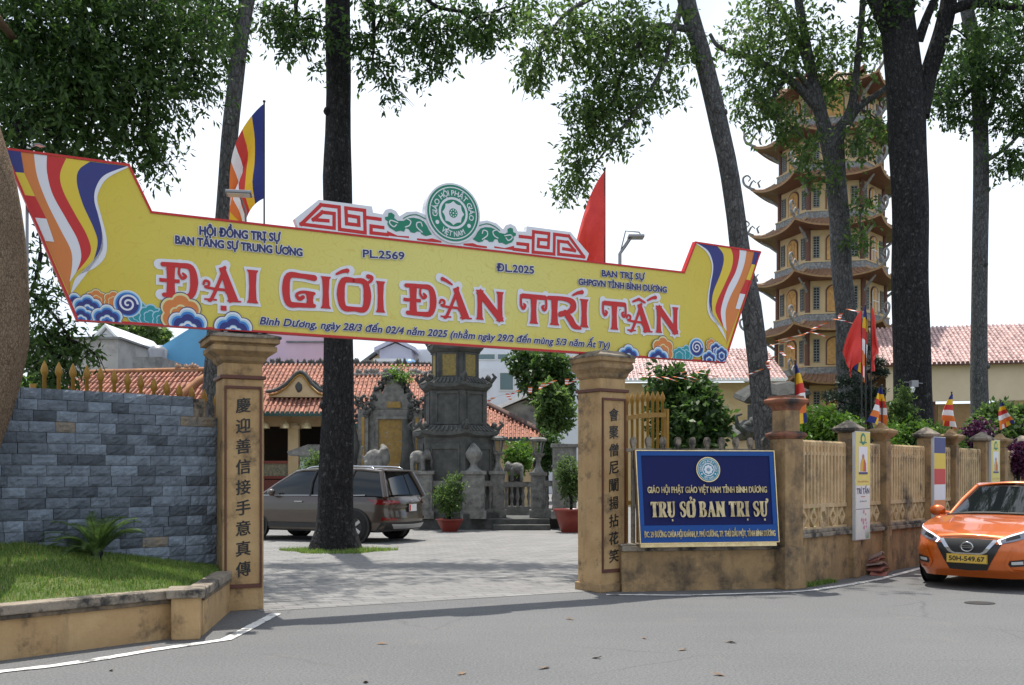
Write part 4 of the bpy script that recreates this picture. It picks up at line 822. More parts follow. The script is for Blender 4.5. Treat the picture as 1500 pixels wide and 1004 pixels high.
# ------------------------------------------------ foliage
def leaves(name, blobs, n, L, W, m, seed, parent=None, twig=.32, per=10, droop=.5, shell=.55, loc=None):
    rg = np.random.default_rng(seed); wts = np.array([q[2] for q in blobs], float); wts /= wts.sum(); T = max(1, n//per)
    bi = rg.choice(len(blobs), T, p=wts); C = np.array([tuple(q[0]) for q in blobs])[bi]; Rr = np.array([q[1] if hasattr(q[1], '__len__') else (q[1],)*3 for q in blobs])[bi]
    d = rg.normal(size=(T, 3)); d /= np.linalg.norm(d, axis=1)[:, None]; c = C+d*Rr*(rg.random(T)**shell)[:, None]
    td = d*.6+rg.normal(size=(T, 3))*.5; td[:, 2] -= droop; td /= np.linalg.norm(td, axis=1)[:, None]
    k = np.repeat(np.arange(T), per); s = np.tile(np.linspace(0, 1, per), T)
    p = c[k]+td[k]*(s*twig*rg.uniform(.6, 1.2, T)[k])[:, None]+rg.normal(size=(len(k), 3))*L*.25
    ld = td[k]*.5+rg.normal(size=(len(k), 3))*.75; ld[:, 2] -= droop*.5; ld /= np.linalg.norm(ld, axis=1)[:, None]
    up = rg.normal(size=(len(k), 3))*.7; up[:, 2] += .9; sd = np.cross(ld, up); sd /= (np.linalg.norm(sd, axis=1)[:, None]+1e-9); nn = np.cross(sd, ld)
    sz = rg.uniform(.7, 1.25, len(k))[:, None]; V = np.empty((len(k), 4, 3))
    V[:, 0] = p; V[:, 1] = p+ld*L*.45*sz+sd*W*.5*sz+nn*W*.12*sz; V[:, 2] = p+ld*L*sz-nn*W*.15; V[:, 3] = p+ld*L*.45*sz-sd*W*.5*sz+nn*W*.12*sz
    o = rawmesh(name, V.reshape(-1, 3), 4, m)
    if parent: o.parent = parent; o.matrix_parent_inverse = Matrix.Identity(4); o.location = -Vector(parent.location)
    return o
def pxblobs(rows): return [(at(px, py, Y), r if hasattr(r, '__len__') else (r, r*1.2, r*.8), wt) for px, py, Y, r, wt in rows]
def trunk(root, pts, bark, seed, limbs=(), n=14, flare=1.5):
    """pts: photo (x, y, width px) from the bottom up at one depth"""
    r = random.Random(seed); b = MB(); P, Rd = [], []
    pp = resample([Vector(q) for q in [(a_, b_, c_) for a_, b_, c_ in pts]], 34)
    for i, (px, py, wd, Y) in enumerate([(q[0], q[1], q[2], root['Y']) for q in pp]):
        P.append(at(px, py, Y)-root.location); Rd.append(wd/2/F*Y)
    rings = []; k0 = [r.uniform(0, 6) for _ in range(4)]
    for i, (p, rad) in enumerate(zip(P, Rd)):
        f = 1+(flare-1)*max(0, 1-(p.z/.9))**2 if p.z < .9 else 1; q = []
        for j in range(n):
            a_ = 2*pi*j/n; kk = 1+.05*sin(3*a_+k0[0]+i*.25)+.04*sin(5*a_+k0[1]-i*.4)+.03*sin(i*.9+k0[2]+a_)+(f-1)*.35*sin(4*a_+k0[3])
            q.append((p.x+rad*f*kk*cos(a_), p.y+rad*f*kk*sin(a_), p.z))
        rings.append(q)
    b.ring(rings, 0, True)
    for q in range(3):
        i = r.randrange(5, 28); a_ = r.uniform(pi, 2*pi); b.ball((P[i].x+Rd[i]*.9*cos(a_), P[i].y+Rd[i]*.9*sin(a_), P[i].z), Rd[i]*.35, 8, 6, 0, .1)
    o = b.build('trunk', bark, root)
    for lm in limbs:
        pts3 = [at(x, y, Y)-root.location for x, y, Y, wd in lm]; rad = [wd/2/F*Y for x, y, Y, wd in lm]
        c = catmull(pts3, 6); k = len(c); rr = [rad[min(len(rad)-1, i//6)]*(1-(i % 6)/6)+rad[min(len(rad)-1, i//6+1)]*((i % 6)/6) for i in range(k)]
        b = MB(); b.tube(c, rr, 8); b.build('limb', bark, root)
    return o
def tree(px, Y, label, pts, bark, seed, limbs=(), blobs=None, n=6000, L=.13, W=.055, lm=LEAF_D, name='tree', flare=1.5, twig=.4):
    g = at(px, 694, Y); t = thing(name, label, 'tree', (g.x, g.y, 0)); t['Y'] = Y; trunk(t, pts, bark, seed, limbs, flare=flare); del t['Y']
    if blobs:
        B = pxblobs(blobs); r = random.Random(seed); nodes = [at(x, y, Y) for x, y, _ in pts[len(pts)//2:]]+[at(x, y, d) for lm_ in limbs for x, y, d, _ in lm_[1:]]; b = MB(); c0 = nodes[0]
        todo = sorted([q[0] for q in B], key=lambda p: min((p-n_).length for n_ in nodes)); ns = 0
        for p in todo:                                       # twigs reach every clump of leaves from the nearest wood
            q = min(nodes, key=lambda n_: (n_-p).length); d = (p-q).length; nodes.append(p)
            if d < .1 or d > 6: continue
            m_ = q.lerp(p, .5)+Vector((r.uniform(-.12, .12), r.uniform(-.1, .1), .10+r.uniform(0, .12)))*d*.5; b.tube([v-t.location for v in catmull([q, m_, p], 4)], [.030-.0022*i for i in range(9)], 5)
            for k in range(3): e = p+Vector((r.uniform(-.5, .5), r.uniform(-.4, .4), r.uniform(-.5, .15)))*1.0; nodes_e = p.lerp(e, .5)+Vector((0, 0, .06)); b.tube([v-t.location for v in (p, nodes_e, e)], [.011, .008, .004], 4)
        b.build('twigs', bark if bark is not BARK_T else BARK_D, t)
        leaves('crown', B, n, L, W, lm, seed, t, twig)
    return t
gy = lambda Y: 694+HC*F/Y
# left edge trunk with the hanging dark crown
tree(-22, 9.7, 'tan rough barked tree trunk bulging in from the left edge', [(-80, 960, 70), (-74, 820, 68), (-62, 720, 70), (-42, 655, 80), (-24, 590, 84), (-4, 500, 86), (0, 420, 82), (-8, 330, 76), (-20, 250, 72), (-36, 180, 62), (-70, 60, 60), (-100, -120, 60)], BARK_T, 3,
     [[(-100, -60, 9.7, 30), (40, -40, 12.5, 20), (150, 10, 14, 12), (260, 0, 15, 7)], [(-100, -100, 9.7, 20), (60, 100, 13.6, 8), (150, 130, 14, 6), (215, 190, 14.2, 4)]],
     [(30, 40, 13, 1.0, 7), (130, 40, 13.5, 1.0, 7), (220, 40, 14, .8, 5), (60, 130, 13, .8, 5), (150, 140, 13.5, .7, 4.5), (215, 130, 14, .6, 3.0), (20, 180, 12.5, .6, 2.5), (265, 80, 14.5, .5, 1.4), (295, 30, 15, .45, 1.2), (290, 120, 14.5, .3, .5), (205, 195, 14, .35, 1.0), (225, 230, 14, .24, .45), (130, 205, 13.5, .45, 1.2), (80, 200, 13, .4, .9),
      (60, 480, 12.5, .26, .7), (80, 520, 12.5, .24, .7), (105, 500, 12.5, .18, .35), (45, 430, 12.3, .24, .5), (135, 515, 12.6, .09, .1), (50, 540, 12.5, .2, .4), (60, 370, 12.3, .22, .35), (75, 555, 12.4, .15, .2), (60, -90, 13, 1.4, 5), (200, -80, 14, 1.4, 5)], 32000, .115, .042)
tree(340, 17, 'slim grey trunk rising behind the left gate pillar', [(308, gy(17), 40), (310, 640, 34), (312, 540, 28), (318, 440, 24), (326, 330, 24), (338, 190, 23), (352, 60, 22), (366, -20, 22), (378, -200, 20)], BARK_G, 5,
     [[(360, 10, 17, 12), (330, -40, 17, 9), (290, -90, 17, 6)]], [(320, 10, 17, .35, .6), (325, 70, 17, .25, .4), (330, -180, 17, 1.8, 5), (420, -220, 18, 1.8, 5)], 6000, .15, .06)
tree(487, 20.9, 'thick dark trunk standing on the courtyard before the parked SUV', [(489, gy(20.9)+2, 58), (490, 760, 53), (494, 660, 50), (496, 560, 43), (497, 440, 40), (496, 340, 39), (495, 270, 42), (495, 200, 37), (495, 100, 36), (494, 0, 35), (494, -200, 33)], BARK_D, 8,
     [[(500, -40, 20.9, 14), (540, -10, 20.5, 8), (548, 50, 20.2, 5), (546, 85, 20, 3)], [(490, -30, 20.9, 14), (440, -10, 20.5, 8), (435, 30, 20.2, 5), (452, 90, 20, 3)], [(500, -80, 20.9, 16), (600, -30, 20.2, 8), (640, 10, 20, 6), (720, 20, 20, 3)]],
     [(400, 20, 20.2, .45, 1.4), (430, 55, 20, .35, .8), (450, 95, 20, .18, .25), (470, 30, 20.3, .3, .5), (530, 55, 20, .25, .5), (548, 95, 20, .35, .8), (570, 125, 20, .2, .3), (600, 40, 20, .5, 1.4), (640, 60, 20, .45, 1.2), (625, 100, 20, .22, .3), (690, 30, 20, .5, 1.2), (720, 50, 20, .25, .4), (760, 10, 20, .3, .5), (570, 10, 20.2, .5, 1.0), (650, -120, 20, 1.8, 4), (450, -160, 20.5, 1.8, 4)], 9800, .14, .058, flare=1.45)
tree(1105, 18.5, 'grey trunk leaning left with long hanging sprays of leaves', [(1136, gy(18.5), 40), (1122, 640, 32), (1112, 540, 31), (1100, 440, 30), (1086, 380, 30), (1078, 320, 28), (1066, 240, 27), (1046, 150, 27), (1028, 80, 27), (1010, 20, 26), (985, -90, 26), (960, -200, 22)], BARK_G, 11,
     [[(1020, 45, 18.5, 12), (960, 40, 18.2, 9), (930, 75, 18, 7), (905, 120, 18, 5), (893, 190, 17.8, 3)], [(990, -60, 18.5, 14), (900, -20, 18, 9), (830, 20, 17.7, 6), (800, 60, 17.6, 4)], [(1000, 0, 18.5, 10), (970, 100, 18, 6), (925, 170, 17.8, 5), (880, 230, 17.8, 3), (855, 260, 17.8, 2)]],
     [(800, 40, 17.6, .55, 1.4), (860, 60, 17.8, .6, 2.2), (920, 40, 18, .6, 2.2), (970, 50, 18.3, .5, 1.3), (900, 110, 17.9, .5, 1.5), (865, 150, 17.8, .4, 1.1), (925, 150, 17.9, .42, 1.1), (965, 130, 18, .35, .6), (855, 200, 17.8, .3, .7), (895, 190, 17.8, .34, .8), (845, 235, 17.8, .26, .6), (838, 268, 17.8, .22, .5), (780, 100, 17.6, .22, .4), (790, 80, 17.6, .3, .5), (945, 85, 18, .5, 1.2), (1010, 80, 18.5, .3, .4), (870, 170, 17.8, .3, .6), (900, -120, 18, 2, 4), (1060, -160, 18.6, 1.8, 3)], 12500, .12, .052, LEAF_M)
tree(1236, 24, 'mottled trunk forking into many limbs before the pagoda', [(1252, gy(24), 56), (1248, 640, 38), (1243, 560, 33), (1240, 470, 30), (1234, 400, 29), (1230, 320, 29), (1222, 240, 30), (1214, 190, 36)], BARK_G, 14,
     [[(1212, 205, 24, 24), (1196, 140, 24, 18), (1180, 60, 24, 14), (1165, -30, 24, 12), (1150, -150, 24, 9)], [(1222, 200, 24, 22), (1245, 165, 24, 14), (1254, 110, 23.8, 10), (1262, 30, 23.6, 9), (1268, -80, 23.6, 8)], [(1205, 165, 24, 20), (1160, 120, 23.8, 12), (1100, 85, 23.6, 9), (1055, 70, 23.5, 7), (1040, 50, 23.5, 5)], [(1226, 205, 24, 20), (1255, 160, 24, 12), (1290, 135, 24, 8), (1330, 100, 24.2, 5)], [(1190, 110, 24, 12), (1160, 40, 24, 9), (1130, -10, 24, 6), (1100, -60, 24, 5)], [(1200, 160, 24, 12), (1170, 110, 23.7, 8), (1140, 130, 23.6, 6), (1128, 155, 23.6, 4)]],
     [(1105, 130, 23.6, .75, 1.6), (1130, 165, 23.5, .6, 1.4), (1150, 60, 23.8, .9, 2.0), (1090, 60, 23.5, .7, 1.3), (1200, 60, 24, .9, 1.6), (1230, 110, 24, .6, 1.0), (1160, 185, 23.5, .45, .8), (1185, 215, 23.4, .45, .8), (1205, 250, 23.4, .35, .7), (1260, 200, 23.6, .5, 1.0), (1290, 180, 23.8, .5, .9), (1265, 300, 23.5, .30, .6), (1260, 340, 23.5, .28, .5), (1130, 100, 23.6, .6, 1.2), (1120, 20, 23.8, .8, 1.5), (1280, 60, 24, .5, .8), (1205, 130, 24.5, .5, .7), (1180, -100, 24, 2.2, 4)], 9500, .15, .065, LEAF_M)
tree(1330, 22.5, 'massive dark trunk with heavy limbs right of the pagoda', [(1342, gy(22.5), 66), (1340, 640, 56), (1338, 560, 53), (1336, 440, 52), (1333, 330, 51), (1330, 250, 52), (1326, 150, 54), (1318, 60, 50), (1312, 0, 48), (1305, -160, 44)], BARK_D, 17,
     [[(1345, 170, 22.5, 34), (1360, 110, 22.5, 26), (1382, 40, 22.5, 26), (1392, -20, 22.5, 24), (1400, -150, 22.5, 18)], [(1310, 60, 22.5, 30), (1290, 20, 22.4, 22), (1266, -20, 22.4, 16), (1220, -70, 22.4, 10)], [(1380, 20, 22.5, 18), (1430, 5, 22.2, 14), (1500, 12, 22, 10), (1560, 10, 22, 8)], [(1345, 60, 22.5, 16), (1375, -10, 22.2, 10), (1420, -40, 22, 8), (1510, -30, 22, 6)]],
     [(1295, 20, 22.4, .4, .6), (1420, 60, 22, .5, .8), (1380, -120, 22, 2, 5), (1250, -140, 22.4, 2, 5), (1460, 20, 22, .6, .8)], 6000, .15, .07)
tree(1436, 29, 'tall straight grey trunk at the right before the cream building', [(1438, gy(29), 34), (1437, 640, 27), (1435, 560, 24), (1434, 440, 22), (1436, 300, 22), (1436, 180, 21), (1432, 90, 20), (1418, 20, 19), (1405, -40, 17), (1395, -200, 15)], BARK_G, 20,
     [[(1436, 200, 29, 10), (1460, 130, 28.6, 8), (1480, 90, 28.4, 5), (1510, 60, 28.3, 4)], [(1432, 120, 29, 9), (1400, 150, 28.8, 5), (1375, 135, 28.6, 3)], [(1436, 240, 29, 8), (1470, 220, 28.5, 5), (1500, 190, 28.5, 4)]],
     [(1395, 110, 28.6, .8, 1.2), (1380, 150, 28.6, .4, .5), (1420, 90, 28.8, .9, 1.2), (1460, 80, 28.5, 1.0, 1.6), (1490, 110, 28.3, .8, 1.4), (1500, 160, 28.3, .7, 1.1), (1480, 170, 28.4, .6, .9), (1475, 235, 28.4, .5, .7), (1495, 240, 28.4, .4, .6), (1405, 170, 28.7, .4, .5), (1440, 140, 28.8, .7, .9), (1480, 20, 28.5, 1, 1.3), (1430, -120, 28, 2.5, 3)], 10000, .16, .07)
# far trees
def bush(name, label, px, pytop, pybase, Y, wpx, m, seed, n=5000, L=.09, W=.05, cat='shrub', rows=None, group=None, tr=True):
    g = at(px, 694, Y); t = thing(name, label, cat, (g.x, g.y, 0), 0, group); zt, zb = Z(pytop, Y), max(0, Z(pybase, Y)); rw = wpx/2/F*Y; h = zt-zb; r = random.Random(seed)
    if tr:
        b = MB(); b.tube([(0, 0, -.02), (.02*r.uniform(-1, 1), 0, zb+h*.35), (0, 0, zb+h*.6)], [.05*max(1, rw), .035*max(1, rw), .02*max(1, rw)], 7)
        for k in range(4): a_ = k*1.7; b.tube([(0, 0, zb+h*.2), (rw*.4*cos(a_), rw*.4*sin(a_), zb+h*.5), (rw*.6*cos(a_), rw*.6*sin(a_), zb+h*.72)], [.025*max(1, rw), .018*max(1, rw), .008], 5)
        b.build('trunk', BARK_D, t)
    bl = []
    for k in range(9):
        a_ = r.uniform(0, 2*pi); q = r.uniform(.2, .62); zz = zb+h*r.uniform(.25, .78); kk = r.uniform(.32, .5)
        bl.append((Vector((g.x+rw*q*cos(a_), g.y+rw*q*sin(a_), zz)), (rw*kk, rw*kk, h*.24), 1))
    bl.append((Vector((g.x, g.y, zb+h*.5)), (rw*.7, rw*.7, h*.42), 2.5))
    if rows: bl = rows(g, rw, zb, h)
    leaves('crown', bl, n, L, W, m, seed, t, twig=.12+.03*rw, droop=.1, shell=.35)
    return t
bush('bushy_tree', 'dense dark bushy tree between the right gate pillar and the leaning trunk', 1002, 536, 700, 20, 150, LEAF_D, 31, 9000, .14, .08, 'tree')
bush('dark_tree', 'dark tree beyond the small roof left of the right gate pillar', 798, 505, 605, 46, 108, LEAF_D, 32, 6000, .3, .16, 'tree')
bush('garden_tree', 'brighter green tree beneath the dark tree left of the right pillar', 815, 560, 640, 40, 66, LEAF_M, 33, 3500, .22, .12, 'tree')
bush('far_tree', 'broad green tree far beyond the grey building', 205, 455, 530, 88, 110, LEAF_M, 34, 4500, .5, .3, 'tree')
bush('garden_bush', 'light green rounded bush just right of the fence end post', 1212, 598, 690, 16.4, 112, LEAF_L, 35, 9000, .07, .04)
cone = lambda g, rw, zb, h: [(Vector((g.x, g.y, zb+h*(.08+.9*k/9))), (rw*(1-k/9.6)**.8, rw*(1-k/9.6)**.8, h*.09), 1.15*(1-k/9.6)+.05) for k in range(10)]
bush('cone_topiary', 'green cone clipped topiary before the massive dark trunk', 1322, 572, 690, 18.6, 84, LEAF_M, 36, 9000, .06, .035, rows=cone)
bush('garden_bush', 'dark green bush under the cone topiary, behind the banded board', 1318, 610, 695, 18.2, 130, LEAF_L, 37, 9000, .07, .04)
bush('garden_bush', 'green bush between the banded board and the third flag', 1376, 614, 695, 19.5, 90, LEAF_L, 38, 6000, .07, .04)
bush('bougainvillea', 'magenta flowering bougainvillea behind the last fence flag', 1432, 612, 690, 22, 54, MAGENTA, 39, 4000, .08, .06)
bush('garden_bush', 'leafy green bush behind the magenta bougainvillea', 1470, 584, 690, 24.5, 130, LEAF_M, 40, 7500, .13, .07)
bush('garden_bush', 'low magenta and green bush at the right edge', 1492, 650, 700, 21, 46, MAGENTA, 41, 2500, .08, .05)
bush('yellow_bush', 'bright green bush seen through foliage left of the golden gate leaf', 50, 540, 620, 14.5, 90, LEAF_L, 42, 2500, .09, .045)
# cloud pruned pine
g = at(1262, 694, 17.6); t = thing('pruned_pine', 'dark cloud pruned pine in layered pads behind the fence', 'tree', (g.x, g.y, 0)); b = MB()
tp = [(1285, 700), (1282, 650), (1270, 610), (1272, 570), (1262, 530), (1260, 515)]; b.tube(catmull([at(x, y, 17.6)-t.location for x, y in tp], 5), [.07-.0018*i for i in range(26)], 8)
pads = [(1262, 512, .17), (1248, 535, .16), (1285, 532, .15), (1243, 560, .20), (1290, 548, .12), (1222, 583, .22), (1262, 580, .28), (1284, 575, .14), (1243, 603, .26), (1275, 598, .18)]
for x, y, r_ in pads: b.tube([at(1268, y+14, 17.6)-t.location, at((x+1268)/2, y+10, 17.6)-t.location, at(x, y+3, 17.6)-t.location], [.03, .022, .012], 5)
b.build('trunk', BARK_D, t)
leaves('crown', [(at(x, y, 17.6), (r_, r_, r_*.34), r_) for x, y, r_ in pads], 9000, .06, .016, LEAF_PINE, 50, t, twig=.07, droop=-.3, shell=.5)
# ------------------------------------------------ pagoda
CREAM = mat('cream_yellow_wall', (.58, .44, .26), (.50, .37, .20), 1.5, .8, stain=(.42, .26, .11), st_scale=.8, st_lo=.55, st_hi=.75); PBROWN = mat('brown_timber_paint', (.13, .05, .03), (.10, .04, .025), 2, .6); PTILE = mat('brown_glazed_tile', (.30, .17, .10), (.19, .10, .055), 1.5, .55, bump=.3, bscale=9)
PRIM = mat('pale_tile_rim', (.42, .28, .17), (.32, .20, .11), 5, .7); CARVE = mat('grey_fret_carving', (.34, .34, .33), (.10, .10, .10), 9, .8, bump=.6, bscale=16); RELIEF = mat('yellow_relief', (.60, .36, .12), (.40, .20, .06), 5, .7, bump=.8, bscale=10); LATT = mat('lattice_grey', (.26, .27, .26), (.13, .14, .14), 12, .7)
WINF = mat('white_window', (.65, .65, .63), rough=.5); GLASSD = mat('dark_window_glass', (.03, .04, .045), rough=.1)
PC_ = Vector((X(1217, 57.5), 57.5, 0)); pg = thing('pagoda', 'tall six sided cream pagoda with brown curved eaves behind the trees', 'pagoda', PC_, R(-12))
HV = [R(60*k) for k in range(6)]
def hexp(r, z, up=0, n=1, mid=0.0):                          # points round a hexagon, n per side, corners raised by up, sides drawn in by mid
    o = []
    for k in range(6):
        p, q = Vector((r*cos(HV[k]), r*sin(HV[k]))), Vector((r*cos(HV[(k+1) % 6]), r*sin(HV[(k+1) % 6])))
        for i in range(n):
            s = i/n; e = p.lerp(q, s); c = abs(2*s-1)**2.6; e = e*(1-mid*(1-c)); o.append((e.x, e.y, z+up*c))
    return o
def roof_part(par, name, rin, rout, zin, zout, up, tile, wood, n=14):
    b = MB(); rings = []
    for i in range(7):
        s = i/6; rings.append(hexp(rin+(rout-rin)*s, zout+(zin-zout)*(1-s)**1.7, up*s**2.2, n, .05*s))
    b.ring(rings, 0, True, (False, False))
    e = rings[-1]; lo = [(x*.985, y*.985, z-.09) for x, y, z in e]; inn = hexp(rin-.25, zin-.60, 0, n); mid = [((x+x2)*.5, (y+y2)*.5, (z*.6+z2*.4)-.05) for (x, y, z), (x2, y2, z2) in zip(lo, inn)]
    b.ring([e, lo], 1, False, (False, False)); b.ring([lo, mid, inn], 2, True, (False, False))
    for k in range(6):                                       # hip ridges and tile rolls
        P = [Vector(rings[i][k*n])+Vector((0, 0, .05)) for i in range(7)]; b.tube(P, .09, 6, 1)
        for j in range(1, n): b.tube([Vector(rings[i][k*n+j])+Vector((0, 0, .015)) for i in range(0, 7, 2)], .045, 5, 0)
    return b.build(name, [tile, wood, PBROWN], par)
lv = [-.2, 3.6, 6.35, 9.2, 12.0, 14.75, 17.35, 19.8, 22.3]; Rw = [3.1, 3.0, 2.94, 2.88, 2.82, 2.76, 2.7, 2.62]
frame = {}
def face_items(st, r, z0, z1, k):
    a_ = HV[k]+R(30); d = r*cos(R(30)); h = z1-z0
    def put(o): o.rotation_euler.z = a_+pi/2; o.location = (d*cos(a_), d*sin(a_), z0); return o
    b = MB(); n = 12; w_ = .50; zt = h*.72; A = [(-w_, .12), (w_, .12), (w_, zt)]+[(w_*cos(pi*i/n), zt+w_*.75*sin(pi*i/n)) for i in range(1, n)]+[(-w_, zt)]
    b.prism(A, -.05, .02, 0); B = [(x*.86, .2+(z-.2)*.95) for x, z in A]; b.prism(B, -.065, -.04, 1 if k in (3, 1, 5) else 2)
    r_ = random.Random(int(z0*10)+k)
    if k == 3:
        for q in range(10): b.ball((r_.uniform(-.25, .25), -.065, r_.uniform(.3, zt+.1)), (r_.uniform(.06, .14), .05, r_.uniform(.08, .2)), 7, 5, 1)
    put(b.build('relief_panel' if k == 3 else 'arched_window', [PBROWN, RELIEF, GLASSD if k == 5 else RELIEF], st))
    if k == 5:
        b = MB(); b.box(-.03, .03, -.09, -.06, .2, zt+.3); b.box(-.40, .40, -.088, -.062, h*.45, h*.48); b.box(-.43, -.37, -.09, -.06, .2, zt+.1); b.box(.37, .43, -.09, -.06, .2, zt+.1); put(b.build('window_bars', WINF, st))
    for s in (-1, 1):
        b = MB(); x = s*.98; b.box(x-.17, x+.17, -.03, .02, .25, h*.86, 1)
        for i in range(9): zz = .28+(h*.86-.31)*i/8; b.box(x-.15, x+.15, -.05, -.025, zz-.02, zz+.02, 0)
        b.box(x-.02, x+.02, -.056, -.03, .25, h*.86, 0); b.box(x-.17, x-.13, -.06, -.03, .25, h*.86, 0); b.box(x+.13, x+.17, -.06, -.03, .25, h*.86, 0); put(b.build('lattice_window', [LATT, DARK], st))
curlP = [(0, 0, 0), (.25, 0, .12), (.55, 0, .35), (.62, 0, .7), (.40, 0, .85), (.22, 0, .68), (.35, 0, .5)]
for i in range(8):
    r = Rw[i]; ze_ = lv[i+1]; z0 = lv[i]+(.95 if i else 0); b = MB(); b.ring([hexp(r, z0, 0, 1), hexp(r, ze_+.35, 0, 1)], 0, False, (False, False))
    for k in range(6): b.lathe([(.14, z0), (.14, ze_+.2)], 8, (r*cos(HV[k]), r*sin(HV[k]), 0), 1)
    st = b.build('storey', [CREAM, PBROWN], pg); roof_part(pg, 'eave_roof', r+.25, r+1.6, ze_+.55, ze_, .36, PTILE, PRIM)
    for k in (3, 4, 5, 2): face_items(st, r, z0, ze_-.15, k)
    b = MB()
    for k in range(6):
        b.tube([(r*.99*cos(HV[k]), r*.99*sin(HV[k]), ze_-.75), ((r+.45)*cos(HV[k]), (r+.45)*sin(HV[k]), ze_-.35), ((r+1.0)*cos(HV[k]), (r+1.0)*sin(HV[k]), ze_-.02)], [.07, .09, .05], 6); b.build('corner_bracket', CARVE, st); b = MB()
    if i < 7:
        b = MB(); b.ring([hexp(r+.18, ze_+.45), hexp(r+.18, ze_+.98), hexp(r+.05, ze_+.98)], 0, False, (False, False)); b.ring([hexp(r+.22, ze_+.93), hexp(r+.22, ze_+1.0), hexp(r, ze_+1.0)], 1, False, (False, False)); b.build('balustrade', [CARVE, CREAM], pg)
    for k in range(6):
        b = MB(); b.tube(catmull(curlP, 4), [.10-.003*j for j in range(25)], 6); b.tube([(.30, 0, .15), (.15, 0, .45), (.05, 0, .55), (-.1, 0, .4)], [.06, .06, .05, .03], 5); b.tube([(-.3, 0, .12), (-.2, 0, .4), (-.35, 0, .55)], [.06, .06, .03], 5)
        q = b.build('corner_scroll', CARVE, pg); q.location = ((r+1.42)*cos(HV[k]), (r+1.42)*sin(HV[k]), ze_+.36); q.rotation_euler.z = HV[k]
roof_part(pg, 'top_roof', .3, 3.0, 24.0, 22.9, .4, PTILE, PTILE); b = MB(); b.lathe([(.4, 23.9), (.42, 24.1), (.2, 24.3), (.3, 24.5), (.14, 24.7), (.03, 25.1)], 10); b.build('finial', CARVE, pg)

# ------------------------------------------------ temple halls of the courtyard
def tiled_roof(par, name, x0, x1, y0, y1, z0, z1, m=ROOFTILE, pitch=.17, eave=True, trim=BLUEPAINT_GREEN, hipL=0, hipR=0):
    """roof plane facing -y: eave at y0,z0, ridge at y1,z1; hip insets at the ridge ends"""
    b = MB(); n = max(2, int((x1-x0)/pitch)); k = 8
    b.add([(x0, y0, z0), (x1, y0, z0), (x1-hipR, y1, z1), (x0+hipL, y1, z1)], [(0, 1, 2, 3)], 0)
    L_ = sqrt((y1-y0)**2+(z1-z0)**2)
    for i in range(n+1):
        x = x0+(x1-x0)*i/n; f1 = 1.0
        if hipL and x < x0+hipL: f1 = (x-x0)/hipL
        if hipR and x > x1-hipR: f1 = min(f1, (x1-x)/hipR)
        if f1 < .05: continue
        w_ = pitch*.30; nn = Vector((0, -(z1-z0), (y1-y0)))/L_; K = max(1, int(L_*f1/.38))
        for e in range(K):                                     # overlapping cover tiles up the slope
            q = []; jx = random.uniform(-.012, .012)
            for s, up_ in ((e/K, .075), ((e+1.06)/K, .050)):
                p = Vector((x+jx, y0-.03+(y1-y0)*f1*s, z0+(z1-z0)*f1*s+.012)); q += [p+Vector((-w_, 0, 0)), p+Vector((-w_*.6, 0, 0))+nn*up_, p+Vector((w_*.6, 0, 0))+nn*up_, p+Vector((w_, 0, 0))]
            b.add(q, [(0, 1, 5, 4), (1, 2, 6, 5), (2, 3, 7, 6), (3, 2, 1, 0)], 0)
    o = b.build(name, m, par)
    if eave:
        b = MB(); b.box(x0, x1, y0-.06, y0+.02, z0-.10, z0-.02)
        for i in range(n+1): x = x0+(x1-x0)*i/n; b.lathe([(.075, -.04), (.075, .04)], 8, (0, 0, 0)); K = 16; b.v[-K:] = [(x+p[0], y0-.06+p[2], z0+.01+p[1]) for p in b.v[-K:]]
        b.build('eave_tiles', trim, o)
    return o
def ridge(par, P, h, seed, m=None):
    r = random.Random(seed); b = MB(); b.tube(P, h*.35, 6); 
    for a_, c_ in zip(P, P[1:]):
        a_, c_ = Vector(a_), Vector(c_); n = max(2, int((c_-a_).length/(h*.35)))
        for i in range(n): p = a_.lerp(c_, (i+.5)/n); k = r.uniform(.3, 1.2)*h; b.ball((p.x, p.y, p.z+k*.4+r.uniform(0, .2)*h), (h*r.uniform(.15, .35), h*.25, k*.45), 6, 4, 0, .35)
    return b.build('ridge_ornament', m or STONE, par)
HY = 37.0; HX = X(545, HY)
h = thing('temple_hall', 'main temple hall with terracotta roof, curved gable porch and dark open front', 'temple', (X(430, HY), HY, 0), R(3))
x0, x1 = X(322, HY)-X(430, HY), X(560, HY)-X(430, HY); xr = X(640, HY)-X(430, HY)
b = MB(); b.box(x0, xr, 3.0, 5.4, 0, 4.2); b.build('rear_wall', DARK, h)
b = MB(); b.box(x0, x0+1.2, .9, 1.3, 0, 3.5); b.box(x0, xr, .9, 1.2, 3.3, 3.7); b.box(x0, xr, .4, 5, 0, 1.3)
b.box(X(505, HY)-X(430, HY), xr, .9, 1.3, 1.3, 3.3); b.build('front_wall', CREAM, h)
for px in (425, 478, 372): x = X(px, HY)-X(430, HY); b = MB(); b.box(x-.19, x+.19, .65, 1.05, 1.3, 3.4); b.box(x-.25, x+.25, .58, 1.12, 3.2, 3.32); b.build('column', CREAM, h, bevel=.02)
b = MB(); b.box(x0, xr, .72, .86, 1.92, 2.02); b.box(x0, xr, .74, .84, 1.36, 1.46); b.build('rail', mat('dull_red_rail', (.22, .05, .035), rough=.6), h); b = MB(); b.box(x0, xr, .77, .81, 1.46, 1.92); b.build('rail_panel', mat('rail_tile', (.10, .12, .09), (.35, .30, .2), 14, .6), h)
b = MB(); b.box(x0, xr, .2, .42, .0, 1.32); b.build('plinth', mat('red_plinth', (.16, .05, .04), rough=.8), h)
